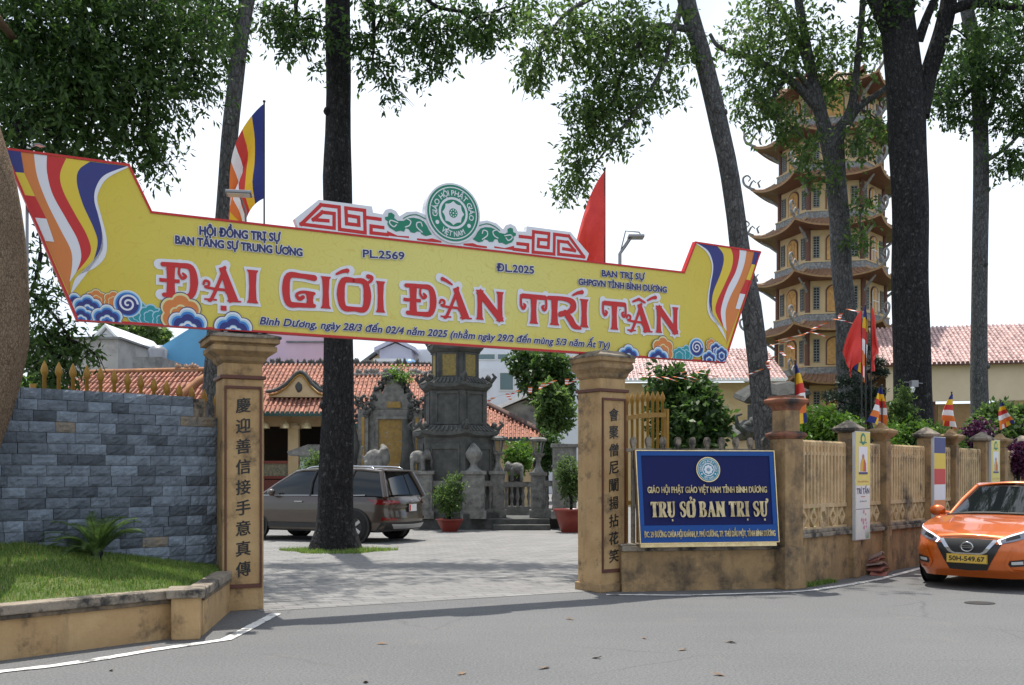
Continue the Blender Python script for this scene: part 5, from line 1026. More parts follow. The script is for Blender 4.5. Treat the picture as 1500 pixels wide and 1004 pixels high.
for i in range(7): b = MB(); b.lathe([(.02, .3), (.18, .14), (.2, .0)], 8); q = b.build('lantern', GOLDP, h, loc=(x0+.8+i*.75, .4, 3.2))
tiled_roof(h, 'lower_roof', x0, x1-1.5, 0, 1.3, 3.72, 4.45); o = tiled_roof(h, 'upper_roof', x0-1, xr+.4, 1.4, 5.4, 4.3, 6.05, eave=False); tiled_roof(h, 'side_roof', x1-1.5, xr+.4, .3, 1.5, 3.3, 4.35)
zg, xg = Z(583, HY), X(430, HY)*0
b = MB(); G = [(-1.05, 4.5), (-.75, 4.56), (-.4, 4.78), (.1, 5.25), (.5, 4.8), (.75, 4.58), (.98, 4.5)]; Gt = [tuple(q) for q in catmull(G, 5)]; b.prism([(-1.0, 4.38)]+Gt+[(.95, 4.38)], .9, 1.5); b.build('gable', CREAM, h)
b = MB(); b.tube([Vector((x*1.08, .88, z+.07)) for x, z in Gt], .07, 7); b.tube([Vector((x*1.0, .86, z-.04)) for x, z in Gt], .035, 6, 1); b.build('gable_trim', [STONE, GOLDPAINT], h); b = MB(); b.ball((.05, .9, 4.75), (.13, .06, .19), 10, 7, 0, .1); b.build('gable_medallion', STONE, h)
ridge(h, [(.0, 1.0, 5.3), (.3, 1.0, 5.15), (.6, .95, 4.85), (1.1, .9, 4.6)], .16, 4); ridge(h, [(x0-1, 5.4, 6.05), (xr+.4, 5.4, 6.05)], .26, 5); ridge(h, [(.9, 4.0, 5.5), (xr+.3, 4.2, 5.55)], .30, 7, STONE_LT)
L0 = thing('side_hall', 'low hall with long terracotta roof and brown hip ridge above the stone wall', 'hall', (X(225, 33), 33, 0), R(-8))
a0, a1 = X(20, 33)-X(225, 33), X(297, 33)-X(225, 33); zr = Z(546, 36.6)+.25
b = MB(); b.box(a0, a1-.6, .4, 5, 0, 3.2); b.build('wall', CREAM, L0); tiled_roof(L0, 'main_roof', a0, a1, -.2, 3.6, 2.7, zr-.25, eave=False, hipR=.3)
b = MB(); P = [(a1-.05, 3.3, zr-.1), (a1-.8, 1.6, zr-.75), (a1-1.9, -.1, 2.75)]; b.tube(catmull(P, 5), .14, 6); b.tube([(a0, 3.6, zr-.2), (a1, 3.6, zr-.15)], .11, 6); b.build('hip_ridge', mat('orange_brown_ridge', (.32, .14, .05), (.18, .07, .03), 4, .8), L0)
ridge(L0, [(a1-1.7, 3.6, zr-.2), (a1-2.6, 3.6, zr-.2)], .30, 9, PTILE); ridge(L0, [(a1-.7, 3.5, zr-.1), (a1-.05, 3.4, zr)], .45, 10, PTILE)
tiled_roof(L0, 'end_roof', a1-2.1, a1+.5, -.6, 2.6, 2.3, zr-.75, eave=False)
L1 = thing('side_hall', 'low hall with sloping terracotta roof and green eaves behind the stone balustrade', 'hall', (X(720, 43), 43, 0), 0)
a0, a1 = X(640, 43)-X(720, 43), X(808, 43)-X(720, 43); b = MB(); b.box(a0, a1-.5, .6, 5, 0, 3); b.box(a0, a1-.5, .52, .6, 2.6, 3.0); b.build('wall', CREAM, L1)
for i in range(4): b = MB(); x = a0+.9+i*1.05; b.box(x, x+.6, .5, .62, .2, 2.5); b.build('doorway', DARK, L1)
tiled_roof(L1, 'roof', a0, a1, 0, 3.8, Z(643, 43), Z(590, 45.5), hipR=2.9); b = MB(); b.tube([(a1, 0, Z(640, 43)), (a1-2.9, 3.8, Z(588, 45.5)), (a0, 3.8, Z(588, 45.5))], .16, 6); b.build('hip_ridge', mat('dark_ridge', (.12, .06, .045), (.06, .045, .04), 4, .9), L1); ridge(L1, [(a1-2.9, 3.8, Z(588, 45.5)), (a1-3.6, 3.8, Z(588, 45.5))], .3, 12)
# ------------------------------------------------ stone stupa tower
TY = 29.5; st = thing('stone_stupa', 'dark grey six sided stone stupa tower behind the balustrade', 'tower', (X(667, TY), TY, 0), R(-13))
GOLDT = mat('gold_tablet', (.34, .24, .05), (.16, .13, .06), 12, .7, bump=.5)
def tier(r, z0, z1, tab):
    b = MB(); b.ring([hexp(r, z0), hexp(r, z1)], 0, False); o = b.build('tier', STONE, st)
    for k in (3, 4, 5):
        a_ = HV[k]+R(30); d = r*cos(R(30)); h_ = z1-z0; b = MB(); w_ = r*.36
        for q, (c0, c1) in enumerate(((-w_, -w_+.05), (w_-.05, w_))): b.box(c0, c1, -.03, .01, h_*.1, h_*.9)
        b.box(-w_, w_, -.031, .01, h_*.86, h_*.92); b.box(-w_, w_, -.031, .01, h_*.08, h_*.14)
        if tab: b.box(-w_+.05, w_-.05, -.018, .01, h_*.14, h_*.86, 1)
        q = b.build('tablet_frame', [STONE, GOLDT], o); q.location = (d*cos(a_), d*sin(a_), z0); q.rotation_euler.z = a_+pi/2
def stone_eave(r, z):
    b = MB(); b.ring([hexp(r*.86, z-.10), hexp(r, z+.02, .08, 8), ][:1]+[hexp(r*.9, z-.08)], 0, False, (False, False)); rings = [hexp(r*.82, z-.12, 0, 8), hexp(r*1.02, z, .08, 8), hexp(r*1.02, z+.09, .08, 8), hexp(r*.80, z+.28, .0, 8)]; b.ring(rings, 0, False)
    for k in range(6):
        c = Vector((cos(HV[k]), sin(HV[k]), 0)); b.tube([c*r*.85+Vector((0, 0, z+.24)), c*r*1.0+Vector((0, 0, z+.20)), c*r*1.1+Vector((0, 0, z+.32)), c*r*1.02+Vector((0, 0, z+.42))], [.05, .07, .06, .03], 6)
        b.ball(tuple(c*r*.9+Vector((0, 0, z+.30))), .09, 7, 5, 0, .25)
        a_ = Vector(hexp(r*1.02, z+.12, 0)[k]); e = Vector(hexp(r*1.02, z+.12, 0)[(k+1) % 6])
        for i in range(1, 9): p = a_.lerp(e, i/9); b.tube([p, p*.82+Vector((0, 0, z*.18+.16))], .035, 5)
    b.build('stone_eave', STONE, st)
STONE_BK = STONE; tier(1.16, .0, 2.6, False); stone_eave(1.28, 2.62); tier(.94, 2.85, 3.95, False); stone_eave(1.08, 3.98); tier(.70, 4.2, 5.05, True); stone_eave(.84, 5.08); tier(.52, 5.3, 6.0, True); stone_eave(.64, 6.0); b = MB(); b.lathe([(.35, 6.2), (.3, 6.5), (.12, 6.7), (.2, 6.85), (.02, 7.2)], 10); b.build('finial', STONE, st)
b = MB(); b.ring([hexp(1.5, 0), hexp(1.5, .45), hexp(1.3, .5), hexp(1.3, .85), hexp(1.18, .95)], 0, False); b.build('base', STONE, st)
# ------------------------------------------------ stone stele screen
SY = 31.5; sl = thing('stone_stele', 'carved grey stone screen with gold inscribed panel beside the dark trunk', 'stele', (X(575, SY), SY, 0), R(4)); sx = lambda px: X(px, SY)-X(575, SY); zz = lambda py: Z(py, SY)
GOLDS = mat('flaking_gold_panel', (.42, .25, .055), (.24, .16, .06), 9, .75, bump=.5, stain=(.30, .28, .24), st_scale=7, st_lo=.58, st_hi=.66)
b = MB(); b.box(sx(540), sx(607), -.12, .3, 0, zz(600)); C_ = [(540, 600), (546, 575), (558, 570), (560, 580), (566, 560), (572, 556), (585, 556), (590, 562), (592, 578), (603, 574), (607, 600)]; b.prism([(sx(x), zz(y)) for x, y in C_][::-1], -.12, .3); b.build('slab', STONE_LT, sl, bevel=.03)
b = MB(); b.box(sx(555), sx(593), -.15, -.11, zz(692), zz(615)); b.build('gold_panel', GOLDS, sl); b = MB()
for px0, px1 in ((550, 555), (593, 598)): b.box(sx(px0), sx(px1), -.20, -.12, zz(700), zz(612))
b.box(sx(550), sx(598), -.21, -.12, zz(615), zz(611)); b.build('panel_frame', STONE_LT, sl, bevel=.01)
b = MB(); b.box(sx(567), sx(587), -.16, -.11, zz(598), zz(589)); b.build('gold_tablet', GOLDS, sl)
for px in (533, 611):
    b = MB(); x = sx(px); b.box(x-.16, x+.16, -.25, .25, 0, zz(600)); b.box(x-.05, x+.05, -.28, -.24, 1.2, zz(612), 1); b.build('side_pillar', [STONE_LT, GOLDS], sl, bevel=.02)
    b = MB(); r = random.Random(px)
    for i in range(70): b.ball((x+r.uniform(-.26, .26), r.uniform(-.3, 0), zz(600)+r.uniform(-.35, .40)), r.uniform(.03, .08), 6, 4, 0, .3)
    b.tube([(x-.3, -.2, .6), (x-.38, -.25, 1.6), (x-.28, -.25, 2.4), (x-.36, -.2, 3.2)], [.2, .16, .18, .1], 7); b.build('dragon_carving', STONE, sl)
b = MB(); r = random.Random(3)
for i in range(130): a_ = i/130; x = sx(545+60*a_); b.ball((x+r.uniform(-.08, .08), r.uniform(-.15, .15), zz(592)+sin(pi*a_)**.8*.85+r.uniform(-.16, .1)), r.uniform(.035, .085), 6, 4, 0, .35)
b.build('crown_carving', STONE, sl); leaves('fern_tuft', [(at(583, 548, SY), (.25, .2, .14), 1)], 500, .12, .05, LEAF_L, 77, sl)
b = MB(); b.box(sx(520), sx(622), -.5, .5, 0, .7); b.box(sx(524), sx(618), -.4, .4, .7, .95); b.build('base', STONE, sl, bevel=.02)
# ------------------------------------------------ stone terrace and balustrade
BY = 28.0; tr = thing('stone_balustrade', 'pale grey stone terrace balustrade with lotus topped posts and entry steps', 'balustrade', (X(720, BY), BY, 0), R(0)); bx = lambda px: X(px, BY)-X(720, BY); bz = lambda py: Z(py, BY)
b = MB(); b.box(bx(612), bx(722), .25, 7, 0, .30); b.box(bx(722), bx(900), .9, 7, 0, .30); b.build('terrace_base', STONE, tr, bevel=.02)
for i in range(2): b = MB(); b.box(bx(722-2*i), bx(806), -.1+.38*i, 1.2, .006+.0*i, .15*(i+1)-.001); b.build('step', STONE, tr, bevel=.01)
def bpost(px, y, zt, w_, top):
    x = bx(px); b = MB(); b.box(x-w_, x+w_, y-w_, y+w_, .30, zt); b.box(x-w_-.05, x+w_+.05, y-w_-.05, y+w_+.05, .30, .52); b.box(x-w_-.05, x+w_+.05, y-w_-.05, y+w_+.05, zt-.10, zt); b.box(x-w_*.7, x+w_*.7, y-w_-.012, y-w_+.01, .6, zt-.2)
    o = b.build('post', STONE_LT, tr, bevel=.015); b = MB()
    if top == 'lotus': b.lathe([(w_*.8, 0), (w_*.4, .10), (w_*.3, .2), (w_*.75, .38), (w_*.8, .5), (w_*.55, .62), (w_*.2, .74), (.01, .78)], 10, (x, y, zt))
    elif top == 'lantern':
        b.lathe([(w_*.9, 0), (w_*.5, .12), (w_*.28, .28), (w_*.5, .42), (w_*.9, .5), (w_*.95, .54)], 6, (x, y, zt), smooth=False)
        for k in range(6): a_ = k*pi/3; b.tube([(x+w_*.5*cos(a_), y+w_*.5*sin(a_), zt+.52), (x+w_*.85*cos(a_), y+w_*.85*sin(a_), zt+.9)], .025, 5)
        b.lathe([(w_*1.15, .88), (w_*1.3, .94), (w_*1.0, .98), (w_*.9, 1.0)], 6, (x, y, zt), smooth=False)
    b.build('finial', STONE_LT, o)
bpost(693, .45, bz(690), .30, 'lotus'); bpost(728, 1.2, bz(690), .20, 'lantern'); bpost(790, 1.2, bz(692), .20, 'lantern'); bpost(618, .5, bz(690), .26, None); bpost(828, .5, bz(650), .32, None)
def rail(px0, px1, y, zt=1.35):
    b = MB(); b.box(bx(px0), bx(px1), y-.1, y+.1, zt-.16, zt); b.box(bx(px0), bx(px1), y-.09, y+.09, .3, .55); n = max(2, int((bx(px1)-bx(px0))/.16))
    for i in range(n): b.lathe([(.05, .55), (.03, .7), (.065, .85), (.03, 1.02), (.05, zt-.16)], 8, (bx(px0)+(bx(px1)-bx(px0))*(i+.5)/n, y, 0))
    b.build('baluster_rail', STONE_LT, tr)
rail(627, 682, .5); rail(704, 721, .9); rail(736, 782, 3.2, 1.3); rail(798, 818, .9)
def beast(px, Y, zb, Lb, hb, label, cat, trunk=True, face=1):
    p = at(px, 694, Y); t = thing('stone_elephant' if trunk else 'stone_lion', label, cat, (p.x, p.y, zb), 0); b = MB(); k = Lb
    b.ball((0, 0, hb*.62), (k*.42, k*.24, hb*.30), 12, 8, 0, .05); b.ball((face*k*.48, 0, hb*.72), (k*.2, k*.18, hb*.26), 10, 7, 0, .05)
    for sx_ in (-.28, .25):
        for sy in (-1, 1): b.tube([(sx_*k, sy*k*.13, hb*.6), (sx_*k, sy*k*.14, hb*.25), (sx_*k+.01, sy*k*.14, .0)], [k*.12, k*.10, k*.11], 8)
    if trunk: b.tube(catmull([(face*k*.60, 0, hb*.70), (face*k*.70, 0, hb*.45), (face*k*.68, 0, hb*.2), (face*k*.76, 0, hb*.10)], 4), [k*.08-.004*i*k for i in range(13)], 8); [b.ball((face*k*.44, s*k*.2, hb*.72), (k*.06, k*.05, hb*.18), 8, 6) for s in (-1, 1)]
    else: [b.ball((face*k*.42+random.uniform(-.06, .06), random.uniform(-.1, .1), hb*random.uniform(.75, 1.0)), k*.13, 7, 5, 0, .2) for _ in range(8)]; b.tube([(-face*k*.4, 0, hb*.6), (-face*k*.55, 0, hb*.8), (-face*k*.48, 0, hb*1.0)], [k*.05, k*.05, k*.08], 6)
    o = b.build('stone_body', STONE_LT, t); q = o.modifiers.new('remesh', 'REMESH'); q.mode = 'VOXEL'; q.voxel_size = k*.05; q.use_smooth_shade = True
beast(612, BY+.5, bz(690), .55, .62, 'grey stone elephant on the balustrade post right of the parked SUV', 'statue'); beast(757, BY+3.2, 1.32, .55, .62, 'grey stone elephant on the rear rail between the lantern posts', 'statue', face=-1); beast(548, 30.0, 1.25, .7, 1.1, 'grey stone guardian lion beside the stele, above the SUV roof', 'statue', False)
b = MB(); tp = thing('statue_pedestal', 'grey stone pedestal under the guardian lion', 'pedestal', at(548, 694, 30.0)*1-Vector((0, 0, HC))); b.box(-.42, .42, -.35, .35, 0, 1.15); b.box(-.5, .5, -.42, .42, 1.15, 1.25); b.box(-.5, .5, -.42, .42, 0, .2); b.build('block', STONE, tp, bevel=.02)
# ------------------------------------------------ town beyond the wall
def bld(name, label, cat, px0, px1, pyt, Y, D, m, wins=(), roof=None, rz=0, extra=None):
    cx = (px0+px1)/2; p = at(cx, 694, Y); t = thing(name, label, cat, (p.x, p.y, 0), rz); hx = (px1-px0)/2/F*Y; zt = Z(pyt, Y); k = Y/F
    b = MB(); b.box(-hx, hx, 0, D, 0, zt); b.build('wall', m, t)
    for (a_, c_, d_, e_) in wins:
        b = MB(); x0_, x1_ = (a_-cx)*k, (c_-cx)*k; b.box(x0_, x1_, -.08, .02, Z(e_, Y), Z(d_, Y)); o = b.build('window', WINF, t); b = MB(); n = max(1, round((x1_-x0_)/1.1)); w_ = (x1_-x0_)/n
        for i in range(n): b.box(x0_+w_*i+.07, x0_+w_*(i+1)-.07, -.10, -.06, Z(e_, Y)+.08, Z(d_, Y)-.08)
        b.build('glass', GLASSB, o)
    if extra: extra(t, cx, k, Y)
    return t
GLASSB = mat('window_glass', (.10, .16, .17), rough=.08); BGREY = mat('rough_grey_render', (.42, .40, .38), (.33, .32, .30), 1, .9, stain=(.2, .19, .18), st_scale=.5, st_lo=.55, st_hi=.75); BWH = mat('white_render', (.66, .68, .72), (.58, .60, .65), .6, .8); LAV = mat('lavender_render', (.52, .52, .62), (.46, .46, .56), .6, .8); PINK = mat('pink_render', (.66, .44, .50), (.60, .40, .46), .6, .8); BLUES = mat('blue_corrugated', (.10, .32, .52), (.085, .28, .47), 1, .5); OLDC = mat('old_concrete', (.26, .26, .25), (.15, .15, .15), 1.5, .9, stain=(.07, .07, .07), st_scale=.9, st_lo=.5, st_hi=.68)
bld('grey_house', 'tall windowless grey rendered house behind the golden gate leaf', 'house', 40, 173, 497, 58, 10, BGREY, extra=lambda t, cx, k, Y: MB().box((40-cx)*k-.2, (173-cx)*k+.2, -.2, 10.2, Z(497, Y), Z(494, Y)).build('roof_slab', OLDC, t))
def gable_roof(t, cx, k, Y, a_, c_, ye, yp, m, D=9, name='roof', pk=None):
    x0_, x1_ = (a_-cx)*k, (c_-cx)*k; xm = (x0_+x1_)/2 if pk is None else (pk-cx)*k; b = MB(); ze_, zp = Z(ye, Y), Z(yp, Y); b.prism([(x0_, ze_), (x1_, ze_), (xm, zp)], 0, D, 0); b.build('gable', m[0], t); b = MB()
    for p, q in (((x0_-.3, ze_-.1), (xm, zp+.1)), ((xm, zp+.1), (x1_+.3, ze_-.1))): b.add([(p[0], -.4, p[1]), (q[0], -.4, q[1]), (q[0], D+.3, q[1]), (p[0], D+.3, p[1]), (p[0], -.4, p[1]+.22), (q[0], -.4, q[1]+.22), (q[0], D+.3, q[1]+.22), (p[0], D+.3, p[1]+.22)], [(0, 1, 2, 3), (7, 6, 5, 4), (0, 4, 5, 1), (3, 2, 6, 7), (0, 3, 7, 4), (1, 5, 6, 2)])
    b.build(name, m[1], t)
bld('white_house', 'white gabled house peeping over the grey house', 'house', 142, 172, 504, 72, 8, BWH, extra=lambda t, cx, k, Y: gable_roof(t, cx, k, Y, 138, 176, 504, 482, (BWH, WHITE)))
bld('white_house', 'small flat topped white house between grey house and blue shed', 'house', 172, 228, 508, 64, 8, BWH, extra=lambda t, cx, k, Y: MB().box((180-cx)*k, (226-cx)*k, 2, 7, Z(508, Y), Z(500, Y)).build('roof_room', WHITE, t))
bld('concrete_house', 'small dark concrete box house in front of the blue shed', 'house', 194, 236, 523, 55, 6, OLDC, extra=lambda t, cx, k, Y: MB().lathe([(.5, 0), (.55, .6), (.3, .8)], 10, ((212-cx)*k, 2, Z(523, Y))).build('water_tank', STEEL, t))
def shed(t, cx, k, Y):
    b = MB(); P = [(222, 530), (230, 513), (292, 474), (330, 474), (330, 540), (222, 545)]; b.prism([((x-cx)*k, Z(y, Y)) for x, y in P][::-1], -.2, 6)
    for i in range(40): x = (236-cx)*k+i*.11*1.0*2.2; 
    b.build('gable_wall', BLUES, t)
bld('blue_shed', 'bright blue corrugated metal building left of the gate pillar', 'building', 222, 330, 545, 66, 10, BLUES, extra=shed)
bld('pink_house', 'pink rendered house behind the temple roof between pillar and dark trunk', 'house', 384, 484, 488, 75, 10, PINK, [(384, 392, 532, 542)], extra=lambda t, cx, k, Y: [MB().box((420-cx)*k, (480-cx)*k, -.15, .02, Z(502, Y), Z(500, Y)).build('string_course', OLDC, t)])
bld('cream_house', 'cream gabled house just right of the dark trunk', 'house', 505, 560, 545, 72, 9, CREAM, extra=lambda t, cx, k, Y: gable_roof(t, cx, k, Y, 520, 575, 545, 518, (CREAM, OLDC), pk=556))
def lav(t, cx, k, Y):
    gable_roof(t, cx, k, Y, 556, 603, 513, 503, (LAV, LAV)); b = MB(); b.box((550-cx)*k, (604-cx)*k, -1.0, 0, Z(532, Y), Z(528, Y)); b.build('canopy', WHITE, t); b = MB(); b.lathe([(.5, 0), (.5, .9), (.2, 1.1)], 12, ((604-cx)*k, -1.5, Z(556, Y))); b.build('water_tank', mat('tank_blue', (.12, .28, .5), rough=.4), t)
bld('lavender_house', 'pale lavender house with stepped gable above the stone stele', 'house', 556, 603, 513, 66, 9, LAV, [(566, 577, 535, 543), (583, 594, 534, 542)], extra=lav)
bld('white_house', 'blank white house wall between the stele and the stone stupa', 'house', 600, 664, 512, 68, 9, BWH)
bld('white_office', 'white office block with glass band behind the stone stupa', 'office', 690, 850, 505, 80, 12, BWH, [(700, 726, 518, 528), (728, 745, 518, 528)])
bld('white_house', 'white house with one big dark window under the office block', 'house', 694, 770, 540, 66, 8, BWH, [(731, 753, 545, 573), (708, 717, 556, 572)])
bld('metal_shed', 'low shed with pale metal roof beside the dark tree', 'shed', 735, 800, 602, 52, 6, OLDC, extra=lambda t, cx, k, Y: gable_roof(t, cx, k, Y, 728, 806, 602, 586, (OLDC, WHITE), 6, pk=770))
PALE_TILE = mat('pale_pink_tile', (.50, .34, .31), (.40, .26, .24), 2, .45, spec=.6, island=.35)
yh = thing('yellow_hall', 'yellow hall with pale pink tiled roof behind the dense bushy tree', 'hall', (X(1040, 47), 47, 0), R(-3)); x0, x1 = X(905, 47)-X(1040, 47), X(1150, 47)-X(1040, 47)
b = MB(); b.box(x0+.4, x1-.2, 1, 7, 0, Z(558, 47)); b.build('wall', CREAM, yh); tiled_roof(yh, 'roof', x0, x1, 0, 5, Z(556, 47), Z(512, 52), PALE_TILE, .2, True, WHITE)
ch = thing('cream_hall', 'long cream hall with pink tiled roof and bamboo blinds at the right', 'hall', (X(1300, 47.5), 47.5, 0), R(-13)); Lh = 13; k = 47.5
CRH = mat('cream_fascia', (.62, .50, .36), (.55, .43, .30), 1, .7); b = MB(); b.box(0, Lh, .35, .6, 4.9, 6.6); b.build('fascia', CRH, ch); b = MB(); b.box(4.9, Lh, .65, 6, 0, 4.9); b.box(0, 4.9, 2.5, 6, 0, 4.9); b.build('wall', CREAM, ch)
tiled_roof(ch, 'roof', -.2, Lh, 0, 5.4, 6.6, 9.0, PALE_TILE, .2, True, PBROWN)
b = MB(); b.box(2.3, 4.8, .7, .8, 2.2, 4.75); 
for i in range(26): b.box(2.3, 4.8, .68, .71, 2.22+i*.098, 2.27+i*.098)
b.build('bamboo_blind', mat('bamboo', (.34, .21, .10), (.27, .16, .08), 6, .8), ch); b = MB(); b.box(1.9, 2.2, .66, .95, 0, 4.9); b.build('post', PBROWN, ch); b = MB(); b.box(6.7, 11, .6, .66, 3.95, 4.2); b.build('wall_stripe', PBROWN, ch); b = MB(); b.box(0, 4.9, .66, .9, 1.5, 2.1); b.build('parapet', CRH, ch)
# small shrine beside the leaning trunk
sh = thing('garden_shrine', 'small ochre shrine with dark scrolled eaves half hidden by the leaning trunk', 'shrine', (X(1130, 25), 25, 0), R(10)); b = MB(); b.box(-.75, .75, -.4, .6, 0, 2.35); b.box(-.6, -.2, -.43, -.38, .9, 2.1, 1); b.build('wall', [CREAM, RELIEF], sh); b = MB()
for r_, z_, s_ in ((1.05, 2.35, .0), (.75, 3.25, 0)): b.ring([[(x*r_*q, y*r_*.8*q, z_+zq+(.16 if i % 2 == 0 else 0)*q) for i, (x, y) in enumerate(((-1, -1), (0, -.95), (1, -1), (.95, 0), (1, 1), (0, .95), (-1, 1), (-.95, 0)))] for q, zq in ((.9, 0), (1.0, .05), (.95, .15), (.5, .45), (.2, .5))], 0, False)
b.box(-.45, .45, -.3, .4, 2.8, 3.25); r = random.Random(4)
for sx_ in (-1, 1):
    for i in range(5): b.ball((sx_*(1.0-.12*i), -.7, 2.58+.09*i), (.13, .1, .12), 7, 5, 0, .25)
    b.tube([(sx_*.9, -.75, 2.5), (sx_*1.2, -.8, 2.65), (sx_*1.25, -.8, 2.9), (sx_*1.1, -.8, 2.95)], [.07, .07, .05, .03], 6)
b.build('scrolled_roof', STONE, sh)
# ------------------------------------------------ cars
def paint_mat(name, c, c2, coat=1.0):
    m = mat(name, c, rough=.32, metal=.35, coat=coat); return m
TYRE = mat('tyre_rubber', (.012, .012, .012), rough=.85); RIM = mat('alloy_rim', (.42, .42, .43), rough=.3, metal=.9); CARGLASS = mat('car_glass', (.008, .010, .011), rough=.03, spec=.5); BLKP = mat('gloss_black_plastic', (.008, .008, .009), rough=.22); CHROME = mat('chrome', (.48, .48, .49), rough=.15, metal=1); PLASTIC = mat('matt_black_plastic', (.015, .015, .015), rough=.6)
LAMPW = mat('headlamp_glass', (.10, .10, .14), rough=.05, spec=.8, coat=1); DRL = mat('white_lamp_strip', (.85, .85, .9), rough=.2, emit=.6); TAIL = mat('tail_lamp_red', (.16, .006, .006), rough=.12, coat=.8); PLATEY = mat('plate_yellow', (.60, .38, .05), rough=.5); PLATEW = mat('plate_white', (.7, .7, .7), rough=.5)
def interp(T, x):
    for (a_, b_), (c_, d_) in zip(T, T[1:]):
        if x <= c_: s = (x-a_)/(c_-a_) if c_ > a_ else 0; return b_+(d_-b_)*max(0, s)
    return T[-1][1]
class Car:
    def __init__(s, name, label, loc, rz, L, hw, top, prof, rake0, rake1, n=5.5, body=None, zb=.2, crown=.05):
        s.t = thing(name, label, 'car', loc, rz); s.L, s.hw, s.n, s.rake0, s.top = L, hw, n, rake0, top; s.prof = prof
        e_ = 2/n; hx_ = sorted({round(sin(pi/2*i/14), 5) for i in range(1, 14)} | {round(sin(pi/2*i/16)**e_, 5) for i in range(3, 16)}); xs = [-q for q in hx_[::-1]]; xs = [-1.0]+xs+[0.0]+hx_+[1.0]; K = len(xs)-1
        def plan(x): return (L/2)*(1-(max(0, 1-abs(x)**n))**(1/n))
        s.plan = plan; M = 16; rings = []
        pts = [(x, 0) for x in xs]+[(x, 1) for x in xs[-2:0:-1]]
        for k in range(M+1):
            q = k/M; r_ = []
            for x, y in pts:
                ax = abs(x)**.999
                if y == 0: yy = plan(x)
                elif y == 1: yy = L-plan(x)
                else: yy = y
                zt = interp(top, yy); z = zb+(zt-zb)*q; kx = interp(prof, z)*1.0
                e0 = interp(rake0, z)*max(0, 1-yy/(L*.28)); e1 = interp(rake1, z)*max(0, 1-(L-yy)/(L*.28))
                r_.append((x*hw*kx, yy+e0-e1, z))
            rings.append(r_)
        b = MB(); b.ring(rings, 0, True, (True, False)); tr_ = rings[-1]; N = len(tr_); NF = K+1; mr = (K-2)//2
        rows = []                                             # top deck: pair left and right rim points
        Lf = [tr_[i] for i in range(K//2, -1, -1)]+[tr_[N-1-i] for i in range(mr+1)]
        Rt = [tr_[i] for i in range(K//2, K+1)]+[tr_[NF+i] for i in range(mr+1)]
        C = 14
        for p, q in zip(Lf, Rt): rows.append([(p[0]+(q[0]-p[0])*i/C, p[1]+(q[1]-p[1])*i/C, p[2]+(q[2]-p[2])*i/C+crown*min(1, (q[0]-p[0])/hw)*(1-(2*i/C-1)**2)) for i in range(C+1)])
        b.ring(rows, 0, True, (False, False), closed=False); s.body = b.build('body', body, s.t)
    def fy(s, x, z): return s.plan(min(.999, abs(x)/(s.hw*interp(s.prof, z))))+interp(s.rake0, z)*max(0, 1-s.plan(min(.999, abs(x)/s.hw))/(s.L*.28))
    def decal(s, name, m, lo, up, off=.006, n=24, par=None, mirror=False, split=True):
        """strip on the y=0 end between two (x,z) curves"""
        o = None
        for sg in ((1, -1) if mirror else (1,)):
            b = MB(); A, B = resample([Vector(q) for q in lo], n), resample([Vector(q) for q in up], n); k = 5; g = []
            for a_, c_ in zip(A, B): g.append([(sg*p.x, s.fy(p.x, p.y)-off, p.y) for p in [a_.lerp(c_, i/k) for i in range(k+1)]])
            b.ring(g, 0, True, (False, False), closed=False); o = b.build(name, m, par or s.t)
        return o
    def house(s, low, up, bodym):
        """greenhouse between lower and upper half outlines [(x,y,z)...] front to rear; glass sides, painted roof"""
        b = MB(); n = len(low); k = 6
        for sg in (-1, 1):
            g = [[(sg*(l[0]+(u[0]-l[0])*i/k+.035*sin(pi*i/k)), l[1]+(u[1]-l[1])*i/k, l[2]+(u[2]-l[2])*i/k) for i in range(k+1)] for l, u in zip(low, up)]
            b.ring(g, 0, True, (False, False), closed=False)
        b.build('side_glass', CARGLASS, s.t)
        for nm, i0 in (('windscreen', 0), ('rear_window', n-1)):
            l, u = low[i0], up[i0]; b = MB(); g = []; sgn = -1 if i0 == 0 else 1
            for j in range(9):
                q = j/8; g.append([(l[0]*v*(1-q)+u[0]*v*q, l[1]*(1-q)+u[1]*q+sgn*.16*(1-v*v)*(1-.3*q), l[2]*(1-q)+u[2]*q+.03*(1-v*v)) for v in [-1+2*i/14 for i in range(15)]])
            b.ring(g, 0, True, (False, False), closed=False); b.build(nm, CARGLASS, s.t)
        b = MB(); g = []
        for i, u in enumerate(up):
            sgn = (-.112 if i == 0 else .112 if i == n-1 else 0); g.append([(u[0]*v, u[1]+sgn*(1-v*v), u[2]+.055*(1-v*v)+(0 if abs(v) < .999 else -.0)) for v in [-1+2*j/14 for j in range(15)]])
        b.ring(g, 0, True, (False, False), closed=False); b.build('roof', bodym, s.t, solid=.02)
        b = MB()
        for sg in (-1, 1):
            for i, wd in ((0, .035), (n-1, .07)): l, u = low[i], up[i]; b.tube([(sg*l[0], l[1], l[2]-.02), (sg*((l[0]+u[0])/2+.012), (l[1]+u[1])/2, (l[2]+u[2])/2), (sg*u[0], u[1], u[2])], wd, 6)
            b.tube([(sg*u[0], u[1], u[2]+.005) for u in up], .035, 6)
        b.build('pillars', bodym, s.t)
